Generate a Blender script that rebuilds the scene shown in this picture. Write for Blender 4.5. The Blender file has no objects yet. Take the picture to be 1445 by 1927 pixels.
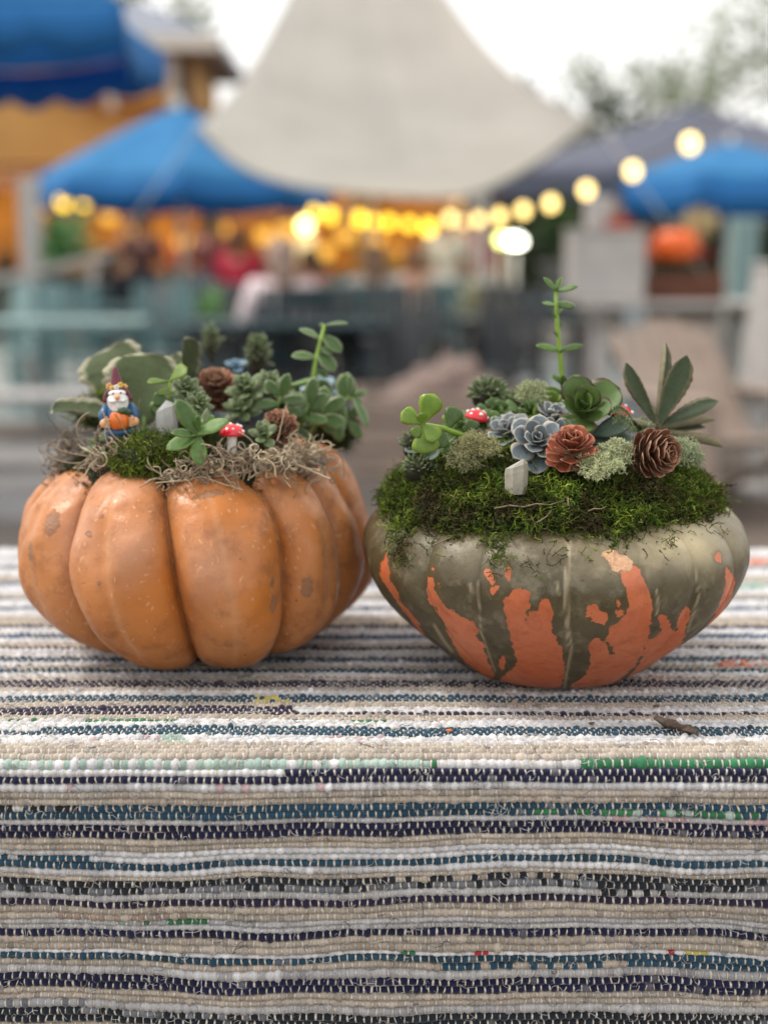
import bpy, math, random
import numpy as np
from mathutils import Vector, Matrix, noise as mnoise
random.seed(7); rng = np.random.default_rng(11)
SC = bpy.context.scene
PI = math.pi
R = math.radians
# ------------------------------------------------------------------ camera
TABLE_Z = 0.75
PITCH = R(10.1)
CAM = Vector((0.0, 0.0, TABLE_Z + 0.332))
FPX = 2600.0                                   # focal length in pixels of the 1927 high photograph
cd = bpy.data.cameras.new('camera'); cam = bpy.data.objects.new('camera', cd)
SC.collection.objects.link(cam); SC.camera = cam
cam.location = CAM; cam.rotation_euler = (PI/2 - PITCH, 0, 0)
cd.sensor_fit = 'VERTICAL'; cd.sensor_height = 36.0; cd.lens = FPX/1927*36.0
cd.clip_start = 0.02; cd.clip_end = 900
cd.dof.use_dof = True; cd.dof.focus_distance = 0.998; cd.dof.aperture_fstop = 2.8
# ------------------------------------------------------------------ light
SUN_EL, SUN_AZ = R(56), R(-82)                # azimuth measured from +Y clockwise; from the left, high
w = bpy.data.worlds.new('World'); SC.world = w; w.use_nodes = True
nt = w.node_tree; nt.nodes.clear()
sky = nt.nodes.new('ShaderNodeTexSky'); sky.sky_type = 'NISHITA'; sky.sun_disc = False
sky.sun_elevation = SUN_EL; sky.sun_rotation = SUN_AZ
sky.air_density = 1.0; sky.dust_density = 6.0; sky.ozone_density = 0.6
bg = nt.nodes.new('ShaderNodeBackground'); bg.inputs['Strength'].default_value = 0.12
ow = nt.nodes.new('ShaderNodeOutputWorld')
tcw = nt.nodes.new('ShaderNodeTexCoord'); cl = nt.nodes.new('ShaderNodeTexNoise'); cl.inputs['Scale'].default_value = 2.2; cl.inputs['Detail'].default_value = 5
nt.links.new(tcw.outputs['Generated'], cl.inputs[0])
cr = nt.nodes.new('ShaderNodeMapRange'); cr.inputs[1].default_value = .2; cr.inputs[2].default_value = .8; cr.inputs[3].default_value = .78; cr.inputs[4].default_value = .96
nt.links.new(cl.outputs['Fac'], cr.inputs[0])
mw = nt.nodes.new('ShaderNodeMix'); mw.data_type = 'RGBA'; nt.links.new(cr.outputs[0], mw.inputs['Factor'])
nt.links.new(sky.outputs[0], mw.inputs[6]); mw.inputs[7].default_value = (11.0, 10.8, 10.5, 1)   # bright even cloud cover over the blue
nt.links.new(mw.outputs[2], bg.inputs[0]); nt.links.new(bg.outputs[0], ow.inputs[0])
sl = bpy.data.lights.new('sun', 'SUN'); sun = bpy.data.objects.new('sun', sl); SC.collection.objects.link(sun)
sl.energy = 2.1; sl.angle = R(11); sl.color = (1.0, 0.94, 0.86)
sdir = Vector((math.sin(SUN_AZ)*math.cos(SUN_EL), math.cos(SUN_AZ)*math.cos(SUN_EL), math.sin(SUN_EL)))
sun.rotation_euler = sdir.to_track_quat('Z', 'Y').to_euler()
SC.view_settings.view_transform = 'Standard'; SC.view_settings.look = 'None'
SC.view_settings.exposure = 0.28; SC.view_settings.gamma = 1.0; SC.view_settings.use_curve_mapping = False
SC.cycles.max_bounces = 6; SC.cycles.diffuse_bounces = 3; SC.cycles.glossy_bounces = 3
SC.cycles.transmission_bounces = 6; SC.cycles.transparent_max_bounces = 8; SC.cycles.caustics_refractive = False
SC.cycles.caustics_reflective = False

# ------------------------------------------------------------------ helpers
cp, sp = math.cos(PITCH), math.sin(PITCH)
def at(px, py, Y):
    """world point on the ray through photo pixel (px,py) at distance Y ahead of the camera"""
    u = (px - 722.5)/FPX; v = (963.5 - py)/FPX
    d = Vector((u, cp + v*sp, -sp + v*cp))
    return CAM + d*(Y/d.y)
def to_px(P):
    """numpy points (n,3) -> photo pixels"""
    P = np.asarray(P, float); x = P[..., 0]-CAM.x; y = P[..., 1]-CAM.y; z = P[..., 2]-CAM.z
    f = y*cp - z*sp; u = y*sp + z*cp
    return np.stack([722.5 + FPX*x/f, 963.5 - FPX*u/f], -1)
def link(o, parent=None):
    SC.collection.objects.link(o)
    if parent is not None: o.parent = parent
    return o
def tag(o, label=None, cat=None, group=None, kind=None):
    if label: o['label'] = label
    if cat: o['category'] = cat
    if group: o['group'] = group
    if kind: o['kind'] = kind
    return o
def empty(name, loc=(0, 0, 0), rz=0, label=None, cat=None, group=None):
    o = bpy.data.objects.new(name, None); o.location = loc; o.rotation_euler = (0, 0, rz)
    o.empty_display_size = 0.05; link(o); return tag(o, label, cat, group)
def mesh_np(name, V, F, smooth=True, mats=(), col=None, colname='Col', attrs=None, mi=None):
    """V (n,3) float, F list of arrays/ints all quads or all tris (n,k)"""
    V = np.asarray(V, np.float32).reshape(-1, 3)
    Fs = F if isinstance(F, (list, tuple)) and len(F) and isinstance(F[0], np.ndarray) else [np.asarray(F)]
    m = bpy.data.meshes.new(name)
    nl = sum(f.size for f in Fs); nf = sum(f.shape[0] for f in Fs)
    m.vertices.add(len(V)); m.vertices.foreach_set('co', V.ravel())
    m.loops.add(nl); m.loops.foreach_set('vertex_index', np.concatenate([f.ravel() for f in Fs]).astype(np.int32))
    tot = np.concatenate([np.full(f.shape[0], f.shape[1], np.int32) for f in Fs])
    st = np.concatenate([[0], np.cumsum(tot)[:-1]]).astype(np.int32)
    m.polygons.add(nf); m.polygons.foreach_set('loop_start', st); m.polygons.foreach_set('loop_total', tot)
    m.polygons.foreach_set('use_smooth', np.full(nf, smooth, bool))
    for a in mats: m.materials.append(a)
    if mi is not None: m.polygons.foreach_set('material_index', np.asarray(mi, np.int32))
    m.update(calc_edges=True)
    if col is not None:
        c = np.ones((len(V), 4), np.float32); c[:, :3] = col
        a = m.color_attributes.new(colname, 'FLOAT_COLOR', 'POINT'); a.data.foreach_set('color', c.ravel())
    for k, v in (attrs or {}).items():
        a = m.attributes.new(k, 'FLOAT', 'POINT'); a.data.foreach_set('value', np.asarray(v, np.float32))
    return m
def obj(name, mesh, parent=None, mat=None, loc=None):
    o = bpy.data.objects.new(name, mesh); link(o, parent)
    if mat is not None and not mesh.materials: mesh.materials.append(mat)
    if loc is not None: o.location = loc
    return o
def grid_faces(nu, nv, closed_u=False, off=0):
    """vertices laid out [u][v]"""
    iu = np.arange(nu if closed_u else nu-1); iv = np.arange(nv-1)
    a, b = np.meshgrid(iu, iv, indexing='ij'); a2 = (a+1) % nu
    return (np.stack([a*nv+b, a2*nv+b, a2*nv+b+1, a*nv+b+1], -1).reshape(-1, 4) + off)
class MB:
    """collects pieces into ONE mesh"""
    def __init__(s): s.V = []; s.F = []; s.C = []; s.n = 0
    def add(s, V, F, c=None):
        V = np.asarray(V, float).reshape(-1, 3)
        for f in F: s.F.append([int(i)+s.n for i in f])
        s.V.append(V); s.n += len(V)
        s.C.append(np.tile(np.array(c if c is not None else (1, 1, 1), float), (len(V), 1)) if np.ndim(c) < 2 else np.asarray(c))
    def box(s, c, d, rot=None, col=None, bevel=0.0):
        x, y, z = [k/2 for k in d]
        if bevel <= 0:
            V = [(-x,-y,-z),(x,-y,-z),(x,y,-z),(-x,y,-z),(-x,-y,z),(x,-y,z),(x,y,z),(-x,y,z)]
            F = [(0,3,2,1),(4,5,6,7),(0,1,5,4),(1,2,6,5),(2,3,7,6),(3,0,4,7)]
        else:
            b = min(bevel, x*.9, y*.9, z*.9); V = []; F = []
            for (zz, ins) in ((-z, b), (-z+b, 0), (z-b, 0), (z, b)):
                V += [(-x+ins,-y+ins,zz),(x-ins,-y+ins,zz),(x-ins,y-ins,zz),(-x+ins,y-ins,zz)]
            for k in range(3):
                for j in range(4):
                    F.append((4*k+j, 4*k+(j+1)%4, 4*k+4+(j+1)%4, 4*k+4+j))
            F += [(3,2,1,0),(12,13,14,15)]
        V = [Vector(v) for v in V]
        if rot is not None: V = [rot @ v for v in V]
        s.add([tuple(v+Vector(c)) for v in V], F, col); return s
    def beam(s, a, b, wd, th, col=None, up=(0, 0, 1)):
        a, b = Vector(a), Vector(b); d = b-a; L = d.length; z = d.normalized()
        x = z.cross(Vector(up)); x = x.normalized() if x.length > 1e-4 else Vector((1, 0, 0)); y = z.cross(x)
        M = Matrix((x, y, z)).transposed()
        return s.box((a+b)/2, (wd, th, L), M, col, min(wd, th)*.08)
    def tube(s, pts, r, sides=8, col=None, cap=True):
        V, F = tube_vf(pts, r, sides, cap); s.add(V, F, col); return s
    def lathe(s, prof, n=16, c=(0, 0, 0), col=None, M=None):
        """prof list of (r,z) bottom to top"""
        V = []; F = []; m = len(prof)
        for i in range(n):
            a = 2*PI*i/n
            for (r_, z) in prof: V.append((r_*math.cos(a), r_*math.sin(a), z))
        for i in range(n):
            j = (i+1) % n
            for k in range(m-1): F.append((i*m+k, j*m+k, j*m+k+1, i*m+k+1))
        if prof[0][0] > 1e-6: F.append(tuple(i*m for i in range(n))[::-1])
        if prof[-1][0] > 1e-6: F.append(tuple(i*m+m-1 for i in range(n)))
        V = [Vector(v) for v in V]
        if M is not None: V = [M @ v for v in V]
        s.add([tuple(v+Vector(c)) for v in V], F, col); return s
    def ball(s, c, r, n=12, m=8, col=None, M=None, jit=0.0):
        r = (r, r, r) if np.isscalar(r) else r
        V = []; F = []
        for i in range(n):
            for k in range(m+1):
                a = 2*PI*i/n; b = -PI/2 + PI*k/m
                q = 1+jit*mnoise.noise(Vector((math.cos(a)*math.cos(b), math.sin(a)*math.cos(b), math.sin(b)))*2+Vector(c)*37)
                V.append(Vector((r[0]*math.cos(a)*math.cos(b)*q, r[1]*math.sin(a)*math.cos(b)*q, r[2]*math.sin(b)*q)))
        for i in range(n):
            j = (i+1) % n
            for k in range(m): F.append((i*(m+1)+k, j*(m+1)+k, j*(m+1)+k+1, i*(m+1)+k+1))
        if M is not None: V = [M @ v for v in V]
        s.add([tuple(v+Vector(c)) for v in V], F, col); return s
    def mesh(s, name, mat=None, smooth=True, color=False):
        m = bpy.data.meshes.new(name); V = np.concatenate(s.V)
        m.from_pydata(V.tolist(), [], s.F); m.polygons.foreach_set('use_smooth', [smooth]*len(m.polygons))
        if color:
            a = m.color_attributes.new('Col', 'FLOAT_COLOR', 'POINT')
            a.data.foreach_set('color', np.hstack([np.concatenate(s.C), np.ones((len(V), 1))]).astype(np.float32).ravel())
        if mat: m.materials.append(mat)
        m.update(); return m
    def build(s, name, mat=None, parent=None, smooth=True, color=False, loc=None):
        return obj(name, s.mesh(name, mat, smooth, color), parent, None, loc)
def tube_vf(pts, r, sides=8, cap=True):
    P = np.asarray([tuple(p) for p in pts], float); n = len(P)
    rr = np.full(n, r) if np.isscalar(r) else np.asarray(r, float)
    T = np.gradient(P, axis=0); T /= np.linalg.norm(T, axis=1)[:, None]+1e-12
    ref = np.array([0, 0, 1.0]) if abs(T[0][2]) < .9 else np.array([1.0, 0, 0])
    V = []; x = np.cross(ref, T[0])
    for i in range(n):
        x = x - T[i]*np.dot(x, T[i]); x /= np.linalg.norm(x)+1e-12; y = np.cross(T[i], x)
        for k in range(sides):
            a = 2*PI*k/sides; V.append(P[i] + rr[i]*(math.cos(a)*x + math.sin(a)*y))
    F = [(i*sides+k, i*sides+(k+1) % sides, (i+1)*sides+(k+1) % sides, (i+1)*sides+k) for i in range(n-1) for k in range(sides)]
    if cap: F += [tuple(range(sides))[::-1], tuple((n-1)*sides+k for k in range(sides))]
    return np.array(V), F
def tubes_np(P, rad, sides=3):
    """P (n,m,3) many paths at once, rad (n,m) -> V, F quads"""
    n, m, _ = P.shape
    T = np.gradient(P, axis=1); T /= np.linalg.norm(T, axis=2, keepdims=True)+1e-12
    ref = np.broadcast_to(np.array([0.31, 0.17, 0.93]), T.shape)
    X = np.cross(ref, T); X /= np.linalg.norm(X, axis=2, keepdims=True)+1e-9; Yv = np.cross(T, X)
    a = 2*PI*np.arange(sides)/sides
    V = P[:, :, None, :] + rad[:, :, None, None]*(np.cos(a)[None, None, :, None]*X[:, :, None, :] + np.sin(a)[None, None, :, None]*Yv[:, :, None, :])
    i, j, k = np.meshgrid(np.arange(n), np.arange(m-1), np.arange(sides), indexing='ij'); k2 = (k+1) % sides
    b = i*m*sides
    F = np.stack([b+j*sides+k, b+j*sides+k2, b+(j+1)*sides+k2, b+(j+1)*sides+k], -1).reshape(-1, 4)
    return V.reshape(-1, 3), F

# ------------------------------------------------------------------ materials
def _nodes(name):
    m = bpy.data.materials.new(name); m.use_nodes = True; n = m.node_tree; n.nodes.clear()
    o = n.nodes.new('ShaderNodeOutputMaterial'); b = n.nodes.new('ShaderNodeBsdfPrincipled'); n.links.new(b.outputs[0], o.inputs[0])
    return m, n, b, o
def N(n, t, **k):
    x = n.nodes.new(t)
    for a, v in k.items():
        if a in x.inputs.keys(): x.inputs[a].default_value = v
        else: setattr(x, a, v)
    return x
def noise_tex(n, scale, detail=4, rough=.55, coords='Object', dist=0, stretch=None):
    tc = n.nodes.new('ShaderNodeTexCoord'); t = n.nodes.new('ShaderNodeTexNoise')
    t.inputs['Scale'].default_value = scale; t.inputs['Detail'].default_value = detail
    t.inputs['Roughness'].default_value = rough; t.inputs['Distortion'].default_value = dist
    if stretch:
        mp = n.nodes.new('ShaderNodeMapping'); mp.inputs['Scale'].default_value = stretch
        n.links.new(tc.outputs[coords], mp.inputs[0]); n.links.new(mp.outputs[0], t.inputs[0])
    else: n.links.new(tc.outputs[coords], t.inputs[0])
    return t
def ramp(n, src, stops):
    r_ = n.nodes.new('ShaderNodeValToRGB'); e = r_.color_ramp.elements
    while len(e) > 1: e.remove(e[-1])
    e[0].position = stops[0][0]; e[0].color = (*stops[0][1], 1) if not np.isscalar(stops[0][1]) else (stops[0][1],)*3+(1,)
    for p, c in stops[1:]:
        x = e.new(p); x.color = (*c, 1) if not np.isscalar(c) else (c, c, c, 1)
    n.links.new(src, r_.inputs[0]); return r_.outputs[0]
def mix(n, a, b, f, mode='MIX'):
    x = n.nodes.new('ShaderNodeMix'); x.data_type = 'RGBA'; x.blend_type = mode
    for s_, v in ((x.inputs['Factor'], f), (x.inputs[6], a), (x.inputs[7], b)):
        if isinstance(v, bpy.types.NodeSocket): n.links.new(v, s_)
        elif np.isscalar(v): s_.default_value = v
        else: s_.default_value = (*v, 1)
    return x.outputs[2]
def math_(n, op, a, b=0.0, clamp=False):
    x = n.nodes.new('ShaderNodeMath'); x.operation = op; x.use_clamp = clamp
    for s_, v in ((x.inputs[0], a), (x.inputs[1], b)):
        if isinstance(v, bpy.types.NodeSocket): n.links.new(v, s_)
        else: s_.default_value = v
    return x.outputs[0]
def bump(n, b, h, strength=.3, dist=.001):
    x = n.nodes.new('ShaderNodeBump'); x.inputs['Strength'].default_value = strength; x.inputs['Distance'].default_value = dist
    n.links.new(h, x.inputs['Height']); n.links.new(x.outputs[0], b.inputs['Normal'])
def mat(name, c, rough=.6, var=.2, scale=60, bmp=.0, bscale=None, spec=.5, metal=0, sss=0, attr=None, trans=0, hue=None, bdist=.001, emit=None, sheen=0):
    m, n, b, o = _nodes(name)
    t = noise_tex(n, scale)
    base = c
    if attr:
        at_ = n.nodes.new('ShaderNodeAttribute'); at_.attribute_name = attr; base = at_.outputs['Color']
    f = ramp(n, t.outputs['Fac'], [(.3, 1-var), (.7, 1+var*.6)]) if var else None
    col = mix(n, base, f, 1.0, 'MULTIPLY') if var else base
    if hue is not None:
        t2 = noise_tex(n, scale*.37, 3)
        col = mix(n, col, hue, ramp(n, t2.outputs['Fac'], [(.42, 0.0), (.62, 1.0)]))
    if isinstance(col, bpy.types.NodeSocket): n.links.new(col, b.inputs['Base Color'])
    else: b.inputs['Base Color'].default_value = (*col, 1)
    b.inputs['Roughness'].default_value = rough; b.inputs['Specular IOR Level'].default_value = spec; b.inputs['Metallic'].default_value = metal
    if sheen: b.inputs['Sheen Weight'].default_value = sheen
    if sss:
        b.inputs['Subsurface Weight'].default_value = sss; b.inputs['Subsurface Radius'].default_value = (.004, .006, .002); b.inputs['Subsurface Scale'].default_value = .5
    if bmp: bump(n, b, noise_tex(n, bscale or scale*4, 5).outputs['Fac'], bmp, bdist)
    if trans:
        tr = n.nodes.new('ShaderNodeBsdfTranslucent'); ms = n.nodes.new('ShaderNodeMixShader'); ms.inputs[0].default_value = trans
        if isinstance(col, bpy.types.NodeSocket): n.links.new(col, tr.inputs[0])
        else: tr.inputs[0].default_value = (*col, 1)
        n.links.new(b.outputs[0], ms.inputs[1]); n.links.new(tr.outputs[0], ms.inputs[2]); n.links.new(ms.outputs[0], o.inputs[0])
    if emit:
        b.inputs['Emission Color'].default_value = (*emit[0], 1); b.inputs['Emission Strength'].default_value = emit[1]
    return m
def inpoly(px, poly):
    x, y = px[:, 0], px[:, 1]; p = np.asarray(poly, float); ins = np.zeros(len(x), bool); j = len(p)-1
    for i in range(len(p)):
        c = ((p[i, 1] > y) != (p[j, 1] > y)) & (x < (p[j, 0]-p[i, 0])*(y-p[i, 1])/(p[j, 1]-p[i, 1]+1e-12)+p[i, 0])
        ins ^= c; j = i
    return ins
def sdf(px, poly):
    p = np.asarray(poly, float); d = np.full(len(px), 1e9)
    for i in range(len(p)):
        a, b = p[i], p[(i+1) % len(p)]; ab = b-a
        t = np.clip(((px-a) @ ab)/(ab @ ab+1e-9), 0, 1); q = a+t[:, None]*ab
        d = np.minimum(d, np.hypot(*(px-q).T))
    return np.where(inpoly(px, poly), d, -d)
stem_mat = mat('stem_green', (.12, .20, .04), .5, .3, 80, .2, 300); stem_brown = mat('stem_brown', (.13, .09, .05), .7, .3, 90, .4, 300)
stem_bright = mat('stem_bright', (.22, .36, .04), .45, .2, 60, trans=.1)
# ================================================================== setting
gm = mat('ground_mulch', (.115, .085, .065), .95, .45, 1.3, .6, 30, hue=(.15, .135, .125), bdist=.02)
gpts = 90; gx = np.linspace(-60, 60, gpts); gy = np.linspace(-8, 110, gpts); GX, GY = np.meshgrid(gx, gy, indexing='ij')
GZ = np.array([mnoise.noise(Vector((a*.15, b*.15, 0)))*.05 for a, b in zip(GX.ravel(), GY.ravel())]).reshape(GX.shape)*np.clip((np.hypot(GX, GY)-14)/20, 0, 1)
tag(obj('ground', mesh_np('ground', np.stack([GX, GY, GZ], -1).reshape(-1, 3), grid_faces(gpts, gpts)[:, ::-1].copy(), True, [gm])), kind='structure')
pav = mat('path_concrete', (.25, .24, .235), .9, .25, 2.5, .4, 60, bdist=.005)
def sheet(name, pts, z, m): 
    mb = MB(); V = [(x, y, z) for x, y in pts]; mb.add(V, [tuple(range(len(V)))]); o = mb.build(name, m, None, False); return tag(o, kind='structure')
sheet('path', [(-12, 5.6), (-.35, 5.9), (-.25, 8.6), (-12, 9.4)], .004, pav)
sheet('patio', [(-12, 9.6), (4.2, 9.6), (4.2, 21.5), (-12, 21.5)], .004, mat('patio_pavers', (.22, .25, .25), .85, .3, 2, .4, 40))
# ------------------------------------------------------------------ yellow house with a lit pavilion
yel = mat('yellow_wall', (.50, .285, .085), .8, .15, 2, .2, 40); slate = mat('roof_slate', (.21, .23, .28), .7, .3, 5, .3, 30); trim = mat('cream_trim', (.55, .53, .47), .7, .12, 4)
dark = mat('dark_opening', (.03, .028, .025), .7, .3, 3); owood = mat('amber_boards', (.42, .22, .045), .65, .35, 3, .3, 30); osoff = mat('orange_soffit', (.42, .17, .065), .7, .3, 3)
H0 = at(120, 300, 21); house = empty('yellow_house', (-4.4, 21, 0), 0, 'yellow boarded house with grey hipped upper roof and white trim behind the umbrellas', 'house')
hl = house.location
def hb(name, x0, x1, y0, y1, z0, z1, m, bev=0, par=None): return MB().box(((x0+x1)/2-hl.x, (y0+y1)/2-hl.y, (z0+z1)/2), (x1-x0, y1-y0, z1-z0), bevel=bev).build(name, m, par or house, False)
wx0, wx1 = -9.5, -2.85
for i in range(9): hb('wall_board', wx0, wx1, 21.0+.004*i, 24.5, 2.55+i*.17, 2.55+(i+1)*.17-.006, yel, .004)
# upper storey turret
tx0, tx1 = -4.35, -2.75
for i in range(4): hb('wall_board', tx0, tx1, 20.6+.004*i, 23.5, 3.40+i*.16, 3.40+(i+1)*.16-.006, yel, .004)
hb('corner_board', -3.10, -2.95, 20.55, 20.62, 2.6, 4.06, trim); hb('corner_board', -3.98, -3.85, 20.55, 20.62, 3.3, 4.06, trim)
hb('dark_gap', -2.93, -2.77, 20.56, 20.64, 3.1, 4.0, dark)  # near-black strip standing in for the dark gap beside the corner board
rf = MB(); zc = 4.08; a_ = [(-4.9, 20.0), (-2.3, 20.0), (-2.3, 24.2), (-4.9, 24.2)]
V = [(x-hl.x, y-hl.y, zc) for x, y in a_]+[(x-hl.x, y-hl.y, zc+.14) for x, y in a_]+[(-3.6-hl.x, 21.3-hl.y, zc+.85), (-3.6-hl.x, 23-hl.y, zc+.85)]
rf.add(V, [(3,2,1,0),(0,1,5,4),(1,2,6,5),(2,3,7,6),(3,0,4,7),(4,5,8),(5,6,9,8),(6,7,9),(7,4,8,9)]); roof = rf.build('roof', slate, house, False)
MB().box((-3.6-hl.x, 19.97-hl.y, zc+.05), (2.66, .05, .20)).build('fascia', trim, roof, False)
hb('porch_roof', wx0, -5.9, 18.6, 21.1, 2.42, 2.56, slate); 
pv = empty('pavilion', (-1.2, 19, 0), 0, 'open pavilion with amber lit boards and orange eaves under the cream tent', 'pavilion'); hl = pv.location
def pb(name, x0, x1, y0, y1, z0, z1, m, bev=0): return MB().box(((x0+x1)/2-hl.x, (y0+y1)/2-hl.y, (z0+z1)/2), (x1-x0, y1-y0, z1-z0), bevel=bev).build(name, m, pv, False)
pb('roof', -7.8, 1.65, 17.6, 21.0, 2.12, 2.26, osoff); pb('fascia', -7.82, 1.67, 17.55, 17.6, 2.02, 2.28, osoff)
for i in range(26): x = -7.7+i*.36; pb('back_board', x, x+.345, 20.6+.003*(i % 3), 20.66, .02, 2.12, owood, .004)
for x in (-7.6, -5.7, -3.9, -2.1, -.3, 1.5): pb('post', x-.07, x+.07, 17.8, 17.94, .0, 2.12, trim if x < -5 else owood, .01)
pb('counter', -6.5, 1.2, 19.0, 19.6, .02, 1.02, mat('counter_green', (.10, .13, .11), .7, .3, 3), .01)
lampm = mat('warm_lamp', (1, .6, .2), .5, 0, emit=((1.0, .56, .07), 1.0)); cordm = mat('black_cord', (.02, .02, .02), .6, 0)
shade = mat('rattan', (.35, .2, .08), .8, .4, 60, trans=.4)
LAMPL = ((70,395,18.6,'leftmost amber globe lamp, beside the white post'),(105,432,18.4,'low globe lamp under the pair of yellow bulbs'),(205,405,18.9,'globe lamp above the black topped diner'),(262,432,18.3,'globe lamp just left of the blue umbrella pole'),(345,455,19,'low globe lamp just right of the blue umbrella pole'),(415,430,18.6,'globe lamp above the crimson topped person'),(452,452,18.2,'second globe lamp above the crimson topped person, lower and right'),(498,440,18.7,'globe lamp above the pale pink shirted diner'),(540,430,18.4,'globe lamp left of the pale yellow lit stem'),(612,470,18.9,'low globe lamp right of the pale yellow lit stem'),(650,440,18.5,'globe lamp hanging left of the white shirted diner'),(705,450,18.8,'rightmost globe lamp, above the white shirted diner'))
for (px, py, Y, lab) in LAMPL:
    p = at(px, py, Y); lp_ = empty('hanging_lamp', p, 0, lab, 'lamp', 'lamps hanging in the pavilion')
    MB().ball((0, 0, 0), (.10, .10, .12), 12, 8).build('globe', lampm, lp_); MB().lathe([(.13, .06), (.10, .13), (.03, .17)], 14).build('lamp_shade', shade, lp_); MB().tube([(0, 0, .16), (0, 0, 2.12-p.z)], .006, 5).build('cord', cordm, lp_)
lamp = bpy.data.lights.new('pavilion_glow', 'POINT'); lamp.energy = 60; lamp.color = (1, .62, .24); lamp.shadow_soft_size = .3
for x in (-5.6, -3.4, -1.2, .8): o = bpy.data.objects.new('pavilion_light', lamp); link(o, pv); o.location = (x-hl.x, 19.2-hl.y, 1.95)
# stock on the counter
rs = random.Random(4)
for i, (x, h_, c_, lab) in enumerate(((-6.0, .40, (.5, .22, .04), 'tall amber jar at the left end of the pavilion counter'), (-5.2, .30, (.05, .03, .02), 'squat dark brown jar right of the tall amber one on the counter'),
  (-4.6, .42, (.08, .2, .07), 'tall green jar on the pavilion counter behind the blue umbrella pole'), (-3.5, .26, (.6, .5, .36), 'cream jar on the pavilion counter beside the maroon shirted person'),
  (-2.9, .36, (.35, .08, .03), 'rust coloured jar on the pavilion counter left of the crimson topped person'), (-1.7, .40, (.12, .05, .02), 'chestnut jar on the pavilion counter behind the coral shirted person'),
  (-.9, .25, (.08, .12, .10), 'short grey green jar on the pavilion counter behind the white shirted person'), (.1, .38, (.5, .35, .08), 'honey yellow jar near the right end of the pavilion counter'), (.8, .30, (.28, .05, .04), 'dark red jar at the right end of the pavilion counter'))):
    o = MB().lathe([(.11, 0), (.14, .02), (.14, h_*.7), (.07, h_*.85), (.075, h_)], 12).build('jar', mat('jar_glaze_%d' % i, c_, .4, .2, 20), None, loc=(x, 19.3, 1.02)); tag(o, lab, 'jar', 'jars on the pavilion counter')
# ------------------------------------------------------------------ fabric builders
bluf = mat('blue_canvas', (.060, .31, .62), .8, .12, 4, trans=.5); bluv = mat('blue_valance', (.022, .19, .50), .8, .12, 4, trans=.4); navy = mat('slate_canvas', (.11, .12, .165), .8, .12, 4, trans=.15)
crm = mat('cream_canvas', (.82, .80, .77), .85, .05, 2, trans=.6); pole_m = mat('pale_pole', (.62, .60, .55), .5, .1, 8)
def umbrella(label, x, y, rim_z, apex_z, rad, n, rot, val=.2, name='patio_umbrella', pole=True, scallop=0, m=None, mv=None, tilt=(0, 0)):
    rt = empty(name, (x, y, 0), rot, label, 'umbrella'); m = m or bluf; mv = mv or bluv; rt.rotation_euler = (tilt[0], tilt[1], rot)
    for i in range(n):
        a0, a1 = 2*PI*i/n, 2*PI*(i+1)/n; V = []; nu_, nv_ = 9, 8
        for q in range(nu_):
            f = q/(nu_-1); s_ = math.sin(PI*f)
            p0 = Vector((math.cos(a0), math.sin(a0), 0)).lerp(Vector((math.cos(a1), math.sin(a1), 0)), f)*rad*(1-.04*s_)
            for r_ in range(nv_):
                t = r_/(nv_-1); V.append((p0.x*t, p0.y*t, apex_z+(rim_z-apex_z)*(t**1.12)-.07*s_*t*(1-t*.4)))
        o = obj('canopy_panel', mesh_np('canopy_panel', V, grid_faces(nu_, nv_), True, [m]), rt)
        sm_ = o.modifiers.new('thick', 'SOLIDIFY'); sm_.thickness = .004
        V = []; 
        for q in range(17):
            f = q/16; s_ = math.sin(PI*f); p0 = Vector((math.cos(a0), math.sin(a0), 0)).lerp(Vector((math.cos(a1), math.sin(a1), 0)), f)*rad*(1-.04*s_)*1.004
            d_ = val*(1+(.35*abs(math.sin(PI*f*4)) if scallop else 0)); V += [(p0.x, p0.y, rim_z-.05*s_-.0), (p0.x*1.01, p0.y*1.01, rim_z-.05*s_-d_*.55), (p0.x*1.0, p0.y*1.0, rim_z-.05*s_-d_)]
        o = obj('valance', mesh_np('valance', V, grid_faces(17, 3), True, [mv]), rt); sm_ = o.modifiers.new('thick', 'SOLIDIFY'); sm_.thickness = .004
        MB().tube([(0, 0, apex_z-.06), (math.cos(a0)*rad*.99, math.sin(a0)*rad*.99, rim_z-.03)], .009, 6).build('rib', pole_m, rt)
    MB().tube([(0, 0, .05), (0, 0, apex_z+.02)], .035, 10).build('pole', pole_m, rt); MB().ball((0, 0, apex_z+.05), .04, 10, 6).build('finial', pole_m, rt)
    MB().lathe([(.28, 0), (.28, .05), (.10, .08), (.05, .3)], 18).build('base', mat('base_grey', (.2, .2, .2), .7, .2), rt)
    return rt
def X(px, Y): return at(px, 500, Y).x
umbrella('wide blue patio umbrella in the middle distance left of the cream tent', X(345, 14), 14, 1.88, 2.62, 1.48, 8, .15, .22)
umbrella('blue patio umbrella at the right edge behind the white display table', X(1365, 15), 15, 1.98, 2.36, 1.20, 8, .3, .36)
umbrella('near blue umbrella with scalloped valance at the upper left corner', X(-190, 6.3), 6.3, 2.10, 2.75, 1.30, 6, .55, .14, scallop=1)
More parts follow.
